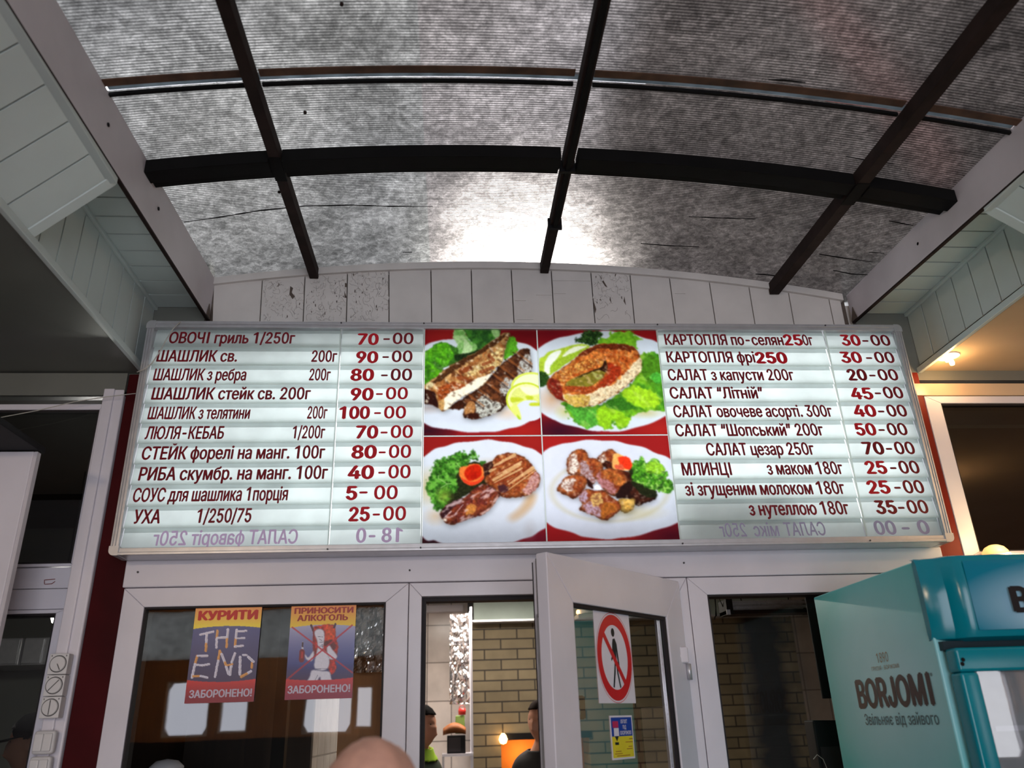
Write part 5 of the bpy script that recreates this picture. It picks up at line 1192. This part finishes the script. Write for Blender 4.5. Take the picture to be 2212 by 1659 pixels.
# print on the side: runs from the back towards the front
UYm = np.array([0, -1.0, 0]); SXF = FX0-.0008
dkb = mat('dark brown print', S(44, 16, 18), .4); gr = mat('grey green print', S(58, 92, 100), .4); og = mat('ochre print', S(146, 118, 84), .4)
letters('lettering', 'BORJOMI', dkb, fr, (SXF, -.262, 1.617), UYm, UZ, .418, .076, .045)
letters('lettering', 'Звільняє від зайвого', gr, fr, (SXF, -.283, 1.569), UYm, UZ, .395, .030, .008)
letters('lettering', '1890', og, fr, (SXF, -.425, 1.735), UYm, UZ, .066, .026, .0)
letters('lettering', 'ГРУЗІЯ · БОРЖОМІ', og, fr, (SXF, -.385, 1.715), UYm, UZ, .155, .011, .0)
letters('lettering', '®', dkb, fr, (SXF, -.684, 1.682), UYm, UZ, .011, .010, .0)

# ------------------------------------------------------------------ switches on the left post
SB = thing('rotary_switch_block', 'white block of three round rotary switches above the rocker switches', 'switch', (-1.231, -.03, 1.66))
for k in range(3):
    z1 = 1.852-k*.0635; z0 = z1-.0615; xo = -.002*k*0
    b = MB().box(-1.261, -1.203, -.062, -.030, z0, z1).build('housing', M['switch'], SB, .002)
    cx_, cz_ = -1.232, (z0+z1)/2
    MB().lathe([(.0245, -.0625), (.0252, -.0632), (.0258, -.0625), (.0252, -.0618)], (cx_, 0, cz_), 32, axis='Y').build('ring_groove', M['line'], b)
    a = (R(118), R(48), R(90))[k]; d = np.array([math.cos(a), 0, math.sin(a)]); e = np.array([-d[2], 0, d[0]]); c0 = np.array([cx_, -.0626, cz_])
    MB().lathe([(.0005, -.0672), (.022, -.0668), (.0235, -.0622), (.0235, -.060)], (cx_, 0, cz_), 32, axis='Y').build('knob', M['switch'], b, smooth=False)
    MB().prism([c0-d*.021+e*.0012+(0, -.0048, 0), c0+d*.021*(0 if k == 0 else 1)+e*.0012+(0, -.0048, 0), c0+d*.021*(0 if k == 0 else 1)-e*.0012+(0, -.0048, 0), c0-d*.021-e*.0012+(0, -.0048, 0)], (0, -.0006, 0)).build('pointer', M['line'], b)
    for s in (-.022, .022): MB().box(cx_+s-.0012, cx_+s+.0012, -.0626, -.0618, z1-.009, z1-.004).build('tick', M['line'], b)
for k, (z1, lb) in enumerate(((1.629, 'white double rocker switch right below the rotary block'), (1.557, 'lower white double rocker switch at the bottom edge of the left post'))):
    t = thing('rocker_switch', lb, 'switch', (-1.236, -.03, z1-.066), group='rocker switches on the left post')
    MB().box(-1.268, -1.204, -.058, -.030, z1-.066, z1).build('housing', M['switch'], t, .009)
    for s in (0, 1): MB().box(-1.262+s*.0263, -1.2365+s*.0263, -.064, -.055, z1-.058, z1-.008).build('rocker', M['switch'], t, .003)

# ------------------------------------------------------------------ white cabinet with a dark visor at the far left
cb = thing('white_partition', 'white partition panel under a dark overhanging ledge at the far left edge', 'panel', (-1.66, -.285, 0))
MB().box(-2.1, -1.318, -.300, -.270, 0, 2.444).build('board', M['white'], cb, .003)
MB().box(-1.318, -1.308, -.296, -.274, 0, 2.444).build('edge_strip', M['beam'], cb)
MB().box(-2.1, -1.300, -.60, -.266, 2.446, 2.466).build('ledge', M['dark'], cb, .002)

# ------------------------------------------------------------------ kitchen seen through the doorway and the right window
struct(MB().box(-.60, 3.7, 4.25, 4.33, 0, 2.62).build('wall_kitchen', M['tile']))
struct(MB().box(-.68, -.60, 1.05, 4.33, 0, 2.62).build('wall_kitchen', M['tileside']))
struct(MB().box(3.62, 3.7, .06, 4.25, 0, 2.62).build('wall_kitchen', M['tileside']))
struct(MB().box(-1.19, -.60, 1.0, 1.05, 0, 2.62).build('wall_kitchen', M['darkwood']))
struct(MB().box(-1.19, 3.7, .085, 4.33, 2.62, 2.66).build('ceiling', M['ceilL']))
struct(MB().box(1.79, 3.7, .07, .11, 0, 2.64).build('wall_kitchen', M['darkwood']))
# left back room
struct(MB().box(-4.1, -1.13, 2.4, 2.46, 0, 2.9).build('wall_kitchen', M['ceilL']))
struct(MB().box(-1.19, -1.13, .10, 2.4, 0, 2.9).build('wall_kitchen', M['darkwood']))
struct(MB().box(-4.1, -4.04, .06, 2.4, 0, 2.9).build('wall_kitchen', M['darkwood']))
struct(MB().box(-4.1, -1.13, .065, 2.46, 2.84, 2.9).build('ceiling', M['darkwood']))
# right back room
struct(MB().box(3.75, 5.1, 2.0, 2.06, 0, 2.9).box(3.7, 3.75, .06, 2.06, 0, 2.9).box(5.04, 5.1, .06, 2.0, 0, 2.9).box(1.79, 5.1, .065, 2.06, 2.84, 2.9).build('wall_kitchen', M['darkwood']))
# brick grill with its hood
gr_ = thing('brick_grill', 'yellow brick grill behind the open doorway with a glowing hearth', 'grill', (1.47, 4.0, 0))
mb = MB().box(.165, .375, 3.80, 4.22, 0, 1.50).box(.165, 2.785, 3.80, 4.22, 1.50, 2.60).box(1.05, 2.785, 3.80, 4.22, 0, 1.50).box(.375, 1.05, 3.80, 4.22, 0, .92)
mb.build('brickwork', M['brick'], gr_)
MB().box(.376, 1.049, 4.12, 4.19, .921, 1.499).build('hearth_back', mat('warm firebrick', S(196, 120, 50), .7, 0, 6, .15), gr_)
MB().box(.392, 1.07, 3.785, 3.799, 1.498, 1.545).build('lintel', M['dark'], gr_)
p = atY(1087, 1597, 3.78); MB().lathe([(.001, -.034), (.022, -.026), (.032, 0), (.022, .026), (.010, .040), (.001, .042)], p, 16).build('lamp_bulb', M['bulb'], gr_, smooth=True)
def pl(name, loc, e, c, r=.03):
    d = bpy.data.lights.new(name, 'POINT'); d.energy = e; d.color = c; d.shadow_soft_size = r
    o = bpy.data.objects.new(name, d); COL.objects.link(o); o.location = tuple(map(float, loc)); return o
pl('hearth_lamp', (.55, 3.95, 1.40), 3.2, (1, .55, .18)); pl('hearth_bulb', (p[0], p[1]-.06, p[2]), .5, (1, .6, .25))
hd_ = thing('extractor_hood', 'pale steel extractor hood over the brick grill', 'hood', (1.46, 3.7, 2.36))
mb = MB().prism([(.175, 3.66, 2.365), (.175, 3.795, 2.365), (.175, 3.795, 2.60), (.175, 3.72, 2.60)], (2.57, 0, 0)); mb.build('canopy', M['hood'], hd_, .004)
MB().box(.165, 2.755, 3.652, 3.79, 2.352, 2.366).build('lip', M['alu'], hd_)
MB().box(2.745, 2.80, 3.70, 3.78, 2.40, 2.47).build('bracket', M['dark'], hd_); MB().box(.13, .168, 3.70, 3.79, 2.38, 2.52).build('bracket', M['dark'], hd_)
t = thing('fill_tube_lamp', 'white tube lamp under the kitchen ceiling', 'lamp', (.27, 2.8, 2.6))  # unseen lamp added to light the tiles and the hood
MB().box(-.2, .75, 2.75, 2.85, 2.585, 2.62).build('housing', M['white'], t); MB().tube([(-.17, 2.8, 2.57), (.72, 2.8, 2.57)], .014, 0, 10).build('tube', M['bulbw'], t)
ld = bpy.data.lights.new('fill_tube_light', 'AREA'); ld.shape = 'RECTANGLE'; ld.size = .9; ld.size_y = .06; ld.energy = 34; ld.color = (1, .90, .80)
lo = bpy.data.objects.new('fill_tube_light', ld); COL.objects.link(lo); lo.location = (.27, 2.8, 2.54)
t2_ = thing('fill_tube_lamp', 'white tube lamp under the ceiling at the right end of the grill', 'lamp', (2.1, 2.0, 2.6))  # unseen lamp added to brighten the right part of the kitchen
MB().box(1.7, 2.5, 1.95, 2.05, 2.585, 2.62).build('housing', M['white'], t2_); MB().tube([(1.73, 2.0, 2.57), (2.47, 2.0, 2.57)], .012, 0, 10).build('tube', M['paper'], t2_)
ld = bpy.data.lights.new('fill_tube_light', 'AREA'); ld.shape = 'RECTANGLE'; ld.size = .7; ld.size_y = .06; ld.energy = 2.0; ld.color = (1, .92, .84)
lo = bpy.data.objects.new('fill_tube_light', ld); COL.objects.link(lo); lo.location = (2.1, 2.0, 2.54)
# shelf rack, foil and things on it
rk = thing('shelf_rack', 'white shelf rack beside the brick grill', 'shelf', (.05, 3.0, 0))
for x, zt in ((-.060, 1.44), (.127, 2.36)): MB().box(x, x+.014, 2.86, 2.874, 0, zt).build('post', M['white'], rk)
for x, zt in ((-.060, 1.44), (.127, 2.36)): MB().box(x, x+.014, 3.086, 3.10, 0, zt).build('post', M['white'], rk)
for z in (.8, 1.428): MB().box(-.060, .141, 2.855, 3.105, z, z+.016).build('shelf', M['white'], rk)
def foil(name, label, x0, x1, y, z0, z1, seed, nu=34, nv=60):
    V = []; FQ = []
    rs = np.random.RandomState(seed); o1, o2 = rs.rand(2)*50
    xs, zs = np.meshgrid(np.linspace(0, 1, nu), np.linspace(0, 1, nv))
    X = xs*(x1-x0)*26+o1; Z = zs*(z1-z0)*16+o2
    h = np.abs(fbm(X, Z, seed, 4)-.5)*.055+np.abs(fbm(X*.5+Z*.6, Z*.4-X*.3, seed+3, 3)-.5)*.05
    edge = 1+.03*(fbm(Z*1.5, Z*0, seed+9, 2)-.5)*(np.abs(xs-.5)*2)
    for j in range(nv):
        for i in range(nu): V.append((x0+(x1-x0)*(.5+(xs[j, i]-.5)*edge[j, i]), y-h[j, i], z0+(z1-z0)*zs[j, i]))
    for j in range(nv-1):
        for i in range(nu-1): a = j*nu+i; FQ.append((a, a+1, a+nu+1, a+nu))
    mb = MB(); mb.v = V; mb.f = FQ; mb.m = [0]*len(FQ); o = mb.build(name, M['foil'])
    md = o.modifiers.new('sol', 'SOLIDIFY'); md.thickness = .0006
    return tag(o, label, 'foil', )
foil('foil_sheet', 'crumpled silver foil hung on the rack behind the doorway', -.012, .126, 3.108, 1.745, 2.345, 4)
a, b = atY(766, 1335, .62), atY(838, 1452, .62)
foil('foil_sheet', 'crumpled silver foil inside the window right of the posters', a[0], b[0]+.10, .62, b[2], a[2]+.10, 9, 40, 40)
bb = MB().box(a[0]-.05, b[0]+.12, .66, .70, 0, a[2]+.12).build('brown_board', M['tan']); tag(bb, 'brown board standing behind the foil inside the left window', 'board')
o = MB().box(-.028, .092, 2.88, 3.07, 1.4445, 1.552).build('microwave_oven', M['dark'], bevel=.004); tag(o, 'black box oven on the white shelf rack', 'oven')
MB().box(-.020, .060, 2.876, 2.8805, 1.456, 1.540).build('door', M['gasket'], o)
mb = MB(); rings = []
for k in range(9):
    t_ = k/8; x = -.055+.15*t_; s_ = .024+.012*math.sin(math.pi*t_); rings.append([(x, 2.94+.05*math.cos(a_), 1.5535+s_*.9+s_*math.sin(a_)*.9+.012*math.sin(3*t_)) for a_ in np.linspace(0, 2*math.pi, 12, endpoint=False)])
o = mb.loft(rings).build('bread_loaf', mat('brown crust', S(150, 88, 44), .6, 0, 14, .3), smooth=True); tag(o, 'brown loaf lying on the black box oven', 'bread')
o = MB().prism([(.024, 2.985, 1.56), (.091, 2.985, 1.56), (.088, 2.985, 1.675), (.028, 2.985, 1.672)], (0, .04, 0)).build('packet', mat('green packet', S(120, 150, 70), .4), bevel=.006); tag(o, 'green packet behind the brown loaf', 'packet')
mb = MB().lathe([(.001, 1.676), (.024, 1.676), (.026, 1.70), (.022, 1.716), (.001, 1.718)], (.072, 3.005, 0), 20); o = mb.build('red_tin', mat('red enamel', S(200, 50, 44), .3), smooth=True); tag(o, 'small red tin on top of the green packet', 'tin')
MB().tube([(.072+.020*math.cos(a_), 3.005, 1.716+.018*math.sin(a_)) for a_ in np.linspace(0, math.pi, 9)], .002, 0, 6).build('handle', M['signred'], o)
o = MB().box(-.28, .10, 4.16, 4.25, 2.50, 2.555).build('cable_duct', M['white'], bevel=.004); tag(o, 'white cable duct high on the tiled kitchen wall', 'duct')
# dark post and white bowl behind the left pane
o = MB().box(-.622, -.577, .28, .33, 0, 2.62).build('steel_post', M['dark']); tag(o, 'black post standing behind the left window between the posters', 'post')
p = atY(362, 1640, .30)
cbn = MB().box(-1.06, -.70, .14, .44, 0, p[2]-.075).build('dark_cupboard', M['dark'], bevel=.004); tag(cbn, 'black cupboard inside the left window', 'cupboard')
MB().box(-.884, -.880, .137, .1405, .1, p[2]-.10).build('door_gap', M['line'], cbn)
o = MB().lathe([(.001, .0), (.036, .001), (.036, .004), (.058, .030), (.056, .052), (.036, .070), (.001, .076)], (p[0], p[1], p[2]-.075), 24).build('round_bowl', M['paper'], smooth=True); tag(o, 'pale round lamp at the bottom edge of the left window', 'lamp')  # plain bowl that gives no light
# heater, black screen and cabinet behind the right pane
ht = thing('infrared_heater', 'long infrared heater with wire mesh hung behind the right window', 'heater', (1.45, .92, 2.038))
MB().box(1.262, 1.66, .90, 1.0, 2.040, 2.056).build('tray', M['brown'], ht)
MB().box(1.262, 1.292, .89, 1.0, 2.038, 2.106).build('end_cap', M['dark'], ht); MB().box(1.66, 1.69, .89, 1.0, 2.038, 2.106).build('end_cap', M['dark'], ht)
MB().box(1.258, 1.275, .884, .892, 2.036, 2.058).build('plug', M['white'], ht)
MB().box(1.292, 1.66, .975, 1.0, 2.056, 2.108).build('reflector', M['white'], ht)
for z in (2.073, 2.091): MB().tube([(1.292, .94, z), (1.66, .94, z)], .007, 0, 10).build('element', M['paper'], ht)
mb = MB()
for k in range(46): mb.tube([(1.297+k*.008, .905, 2.058), (1.297+k*.008, .905, 2.104)], .0011, 0, 4)
for z in (2.063, 2.081, 2.098): mb.tube([(1.292, .905, z), (1.66, .905, z)], .0007, 0, 4)
mb.build('mesh', M['switch'], ht)
for x in (1.36, 1.59): MB().tube([(x, .96, 2.106), (x, .96, 2.62)], .003, 0, 6).build('hanger', M['steel'], ht)
MB().tube([(1.262, .94, 2.078), (1.235, .94, 2.16), (1.228, .94, 2.078), (1.222, .94, 2.04), (1.214, .94, 2.02), (1.218, .94, 2.035), (1.226, .94, 2.038), (1.235, .94, 2.3), (1.24, .94, 2.62)], .0022, 0, 6).build('flex', M['dark'], ht)
sc = thing('flat_screen', 'black flat screen behind the right window beside the fridge', 'screen', (1.55, .08, 1.66))
MB().box(1.273, 1.80, .057, .068, 1.652, 2.03).build('panel', M['dark'], sc, .003); MB().box(1.30, 1.78, .068, .105, 1.68, 2.01).build('back', M['dark'], sc, .006)
kb = MB().prism([(1.243, .12, 0), (1.43, .12, 0), (1.43, .12, 1.545), (1.36, .12, 1.582), (1.250, .12, 1.585)], (0, .08, 0)).build('black_cabinet', M['dark'], bevel=.006); tag(kb, 'black cabinet standing low behind the right window under the screen', 'cabinet')
MB().box(1.26, 1.42, .116, .1205, .2, 1.50).build('front_panel', M['gasket'], kb)
MB().tube([atY(1757, 1640, .115), atY(1765, 1630, .11), atY(1778, 1640, .11), atY(1786, 1659, .11), atY(1790, 1690, .11)], .0012, 0, 5).build('loose_wire', M['wire'], kb)
# left back room: bulb added for a lamp reflection, steel wall cupboards
p = atY(125, 1335, 1.2)
lp_ = thing('refl_bulb', 'bright white bulb glowing behind the lower left window', 'lamp', (p[0], p[1], p[2]))
MB().lathe([(.001, -.030), (.022, -.022), (.030, 0), (.022, .022), (.010, .034), (.001, .036)], p, 16).build('bulb', M['bulbw'], lp_, smooth=True)
MB().tube([(p[0], p[1], p[2]+.034), (p[0], p[1], 2.84)], .004, 0, 6).build('cord', M['dark'], lp_)
pl('refl_bulb_light', (p[0], p[1]-.05, p[2]-.02), 7, (1, .97, .92))
c0, c1 = atY(-60, 1380, 2.0), atY(132, 1434, 2.0)
for k in range(2):
    xa = c0[0]+(c1[0]-c0[0])*(0, .55)[k]; xb = c0[0]+(c1[0]-c0[0])*(.52, 1.0)[k]
    t = thing('steel_cupboard', ('steel wall cupboard at the left edge of the lower left window', 'steel wall cupboard right below the bright bulb')[k], 'cupboard', ((xa+xb)/2, 2.2, c1[2]), group='steel wall cupboards')
    MB().box(xa, xb, 2.02, 2.39, c1[2], c0[2]).build('body', M['alu'], t, .004)
    w_ = (xb-xa)/2
    for j in range(2): MB().box(xa+j*w_+.006, xa+(j+1)*w_-.006, 2.006, 2.018, c1[2]+.008, c0[2]-.008).build('door', M['alu'], t, .002)
# ------------------------------------------------------------------ warm lamps of the right aisle; two stand for reflections
q = atZ(2050, 775, 2.85)
tw = thing('twin_refl_bulbs', 'twin warm bulbs on the ceiling just right of the menu board', 'lamp', (q[0], q[1], 2.862))  # bulbs added where the glossy ceiling mirrors lamps elsewhere
MB().lathe([(.001, -.004), (.040, -.004), (.042, 0), (.001, 0)], (q[0], q[1], 2.8615), 20).build('base_plate', M['white'], tw)
for s in (-.018, .018):
    b = MB().lathe([(.001, -.034), (.008, -.031), (.010, -.022), (.006, -.006), (.001, -.004)], (q[0]+s, q[1]+s*.8, 2.862), 14).build('bulb', M['bulb'], tw, smooth=True)
pl('twin_refl_light', (q[0], q[1], 2.80), 1.2, (1, .62, .28), .03)
q = atY(2150, 1194, -.05)
dm = thing('refl_dome', 'warm dome lamp on the window ledge behind the fridge top', 'lamp', (q[0], -.05, q[2]-.03))  # dome added in place of a lamp mirrored in the window
MB().lathe([(.046, .0), (.043, .016), (.032, .031), (.016, .039), (.001, .041)], (q[0], -.05, q[2]-.012), 24).build('dome', mat('warm dome for a lamp reflection', S(255, 220, 160), .3, emit=S(255, 196, 110), es=.75), dm, smooth=True)
MB().lathe([(.001, -.02), (.060, -.02), (.060, .0), (.001, .0)], (q[0], -.05, q[2]-.012), 24).build('base', M['white'], dm)
MB().lathe([(.001, -.012), (.010, -.008), (.012, 0), (.008, .010), (.001, .012)], (q[0]+.002, -.113, q[2]-.022), 12).build('bulb', M['bulb'], dm, smooth=True)
struct(MB().box(1.93, 2.4, -.12, -.01, q[2]-.052, q[2]-.033).build('trim_16', M['white']))
pl('refl_dome_light', (q[0], -.16, q[2]+.06), 1.6, (1, .66, .32), .04)
al = thing('aisle_lamp', 'round warm ceiling lamp of the right side aisle', 'lamp', (2.75, -1.5, 2.862))
MB().lathe([(.001, -.07), (.06, -.06), (.09, -.02), (.09, 0), (.001, 0)], (2.75, -1.5, 2.861), 24).build('shade', mat('lit lamp shade', S(255, 214, 150), .4, emit=S(255, 190, 110), es=3), al, smooth=True)
pl('aisle_light', (2.75, -1.5, 2.70), 11, (1, .64, .32), .08)

# ------------------------------------------------------------------ people
def eval_mesh(o):
    dg = bpy.context.evaluated_depsgraph_get(); return bpy.data.meshes.new_from_object(o.evaluated_get(dg))
BODY = None
def body_mesh():
    """one continuous standing figure 1.75 m tall, looking along -y"""
    global BODY
    if BODY: return BODY
    V = []; E = []; RA = []
    def add(p, r, par=None):
        V.append(p); RA.append(r if isinstance(r, tuple) else (r, r)); 
        if par is not None: E.append((par, len(V)-1))
        return len(V)-1
    pe = add((0, .01, .95), (.15, .11)); be = add((0, 0, 1.08), (.135, .10), pe); chs = add((0, .005, 1.27), (.150, .105), be); uc = add((0, .015, 1.39), (.11, .085), chs); nk = add((0, .012, 1.49), .058, uc); add((0, -.005, 1.57), .056, nk)
    for s in (-1, 1):
        sh = add((s*.165, .015, 1.40), .066, uc); el = add((s*.235, .035, 1.13), .044, sh); fa = add((s*.245, .0, 1.0), .040, el); wr = add((s*.25, -.045, .885), .027, fa); pa = add((s*.252, -.065, .815), (.018, .036), wr)
        for dx, L, dy in ((-.033, .058, 0), (-.011, .070, 0), (.011, .066, 0), (.033, .052, 0)):
            k1 = add((s*(.252), -.066+dx*.9, .785), .0105, pa); k2 = add((s*.250, -.072+dx*.95, .785-L*.55), .0090, k1); add((s*.243, -.082+dx*.95, .785-L), .0078, k2)
        t1 = add((s*.238, -.100, .835), .0115, pa); t2 = add((s*.228, -.118, .800), .0100, t1); add((s*.226, -.122, .775), .0085, t2)
        hp = add((s*.088, .01, .88), .100, pe); kn = add((s*.098, -.01, .50), .060, hp); cf = add((s*.10, .012, .34), .056, kn); an = add((s*.10, .022, .09), .040, cf); add((s*.105, .04, .045), .036, an); to = add((s*.112, -.09, .040), (.045, .035), an); add((s*.115, -.155, .034), (.040, .026), to)
    bm = bmesh.new(); sk = bm.verts.layers.skin.verify(); vs = [bm.verts.new(p) for p in V]
    for a, b in E: bm.edges.new((vs[a], vs[b]))
    for v, r in zip(vs, RA): v[sk].radius = r
    vs[0][sk].use_root = True
    me = bpy.data.meshes.new('skeleton'); bm.to_mesh(me); bm.free()
    o = bpy.data.objects.new('skeleton', me); COL.objects.link(o)
    o.modifiers.new('skin', 'SKIN'); sb = o.modifiers.new('sub', 'SUBSURF'); sb.levels = 2; sb.render_levels = 2
    A = eval_mesh(o); bpy.data.objects.remove(o)
    bm = bmesh.new(); bm.from_mesh(A)
    h = bmesh.ops.create_uvsphere(bm, u_segments=36, v_segments=24, radius=1)['verts']
    for v in h:
        x, y, z = v.co; fr_ = max(0, -y)
        jaw = 1-.34*max(0, -z-.1)**1.2; x2 = x*.077*jaw; y2 = y*(.094 if y < 0 else .104)*(1-.10*max(0, -z)); z2 = z*.118
        if z < -.35 and y < 0: y2 -= .010*fr_*(1-abs(x))                       # chin
        if y < -.5:
            if -.42 < z < .12 and abs(x) < .22: y2 -= .020*(1-abs(x)/.22)*max(0, min(1, (.12-z)/.45))   # nose
            if .02 < z < .22 and .14 < abs(x) < .55: y2 += .009                # eye sockets
            if -.62 < z < -.52 and abs(x) < .3: y2 += .004                     # mouth
        v.co = (x2, y2-.012, z2+1.632)
    for s in (-1, 1):
        e = bmesh.ops.create_uvsphere(bm, u_segments=12, v_segments=8, radius=1)['verts']
        for v in e: v.co = (s*.080+v.co.x*.011, v.co.y*.022+.008, v.co.z*.032+1.632)
    me = bpy.data.meshes.new('figure'); bm.to_mesh(me); bm.free()
    o = bpy.data.objects.new('figure', me); COL.objects.link(o)
    r_ = o.modifiers.new('re', 'REMESH'); r_.mode = 'VOXEL'; r_.voxel_size = .0085; r_.use_smooth_shade = True
    sm = o.modifiers.new('sm', 'SMOOTH'); sm.factor = .5; sm.iterations = 3
    BODY = eval_mesh(o); BODY.name = 'body'; BODY.materials.clear(); bpy.data.objects.remove(o)
    return BODY
def wear(name, cond, off, m, parent, jit=0.0):
    b = body_mesh(); n = len(b.vertices); co = np.empty(n*3); b.vertices.foreach_get('co', co); co = co.reshape(-1, 3)
    no = np.empty(n*3); b.vertices.foreach_get('normal', no); no = no.reshape(-1, 3)
    ok = cond(co[:, 0], co[:, 1], co[:, 2]); 
    if jit: off = off*(1+jit*(fbm(co[:, 0]*60+co[:, 1]*30, co[:, 2]*25+co[:, 1]*20, 5)-.5)*2)[:, None]
    P = co+no*off; idx = -np.ones(n, int); FQ = []
    for f in b.polygons:
        if all(ok[v] for v in f.vertices): FQ.append(tuple(f.vertices))
    used = sorted({v for f in FQ for v in f}); idx[used] = range(len(used))
    me = bpy.data.meshes.new(name); me.from_pydata(P[used].tolist(), [], [tuple(int(idx[v]) for v in f) for f in FQ]); me.materials.append(m)
    me.polygons.foreach_set('use_smooth', [True]*len(me.polygons))
    o = bpy.data.objects.new(name, me); COL.objects.link(o); o.parent = parent
    md = o.modifiers.new('sol', 'SOLIDIFY'); md.thickness = .005; md.offset = -1
    return o
def person(label, loc, rz, top, hairm, topm, legm, skin='skin', cap=None, collar=None, bald=False):
    k = top/1.763
    t = thing('person', label, 'person', loc, rz, None); t.scale = (k, k, k)
    b = bpy.data.objects.new('body', body_mesh().copy()); COL.objects.link(b); b.parent = t; b.data.materials.append(M[skin])
    wear('trousers', lambda x, y, z: (z > .085) & (z < 1.0) & (np.abs(x) < .205), .010, legm, t)
    wear('jacket', lambda x, y, z: (z < 1.475) & ((z > .93) & (np.abs(x) < .205) | (z > .895) & (np.abs(x) >= .20)), .016, topm, t)
    wear('shoes', lambda x, y, z: z < .105, .012, M['dark'], t)
    hz = 1.632
    wear('hair', lambda x, y, z: (z > hz-.02) & ((y > .028) | (z > hz+.062-.35*y*0) | (z > hz+.02) & (y > -.03)) | (z > hz-.07) & (y > .055), .012, hairm, t, .5)
    if collar: wear('collar', lambda x, y, z: (z > 1.435) & (z < 1.515) & (np.abs(x) < .10), .024, collar, t)
    for s in (-1, 1):
        e = MB().lathe([(.0005, -.010), (.008, -.006), (.0105, 0), (.008, .006), (.0005, .010)], (s*.029, -.083, hz+.014), 12, axis='Y'); o = e.build('eye', M['signblack'], None, smooth=True); o.parent = t
    if cap:
        mb = MB().lathe([(.094, .0), (.096, .03), (.088, .065), (.062, .095), (.025, .108), (.001, .110)], (0, .002, hz+.030), 28); o = mb.build('cap', cap, None, smooth=True); o.parent = t
        mb = MB(); P = [(.088*math.cos(a), -.02-.150*math.sin(a)-.0*a, hz+.036-.030*math.sin(a)) for a in np.linspace(0, math.pi, 13)]
        mb.prism(P+[(-.088, -.02, hz+.036), (.088, -.02, hz+.036)], (0, 0, .006)); o2 = mb.build('visor', cap, None); o2.parent = o
    return t
blk = mat('black cloth', S(24, 22, 24), .8, 0, 20, .2); jean = mat('dark trousers', S(40, 42, 52), .8, 0, 20, .2)
person('person in the foreground at the bottom edge, only the reddish fair crown showing', (-.118, -1.49, 0), R(180), 1.592, mat('reddish fair hair', S(206, 158, 140), .7, 0, 40, .12), mat('brown jacket', S(90, 70, 60), .8), jean)
person('person with short dark hair and a bright green collar left in the doorway', (-.185, 2.4, 0), R(62), 1.735, mat('dark hair', S(14, 12, 12), .9, 0, 40, .2, spec=.08), mat('dark green jacket', S(30, 44, 30), .8, 0, 20, .2), jean, collar=mat('bright green cloth', S(150, 190, 40), .7))
person('person in black half hidden behind the edge of the open door', (.535, 2.25, 0), R(-40), 1.745, mat('brown hair', S(34, 22, 16), .9, 0, 40, .2, spec=.08), blk, jean)
person('person in a dark cap with visor behind the lower left window', (-1.865, 1.25, 0), R(-75), 1.715, mat('greying hair', S(50, 46, 44), .7), blk, jean, cap=mat('black cap', S(14, 14, 16), .9, spec=.1), collar=mat('grey scarf', S(120, 116, 110), .8))
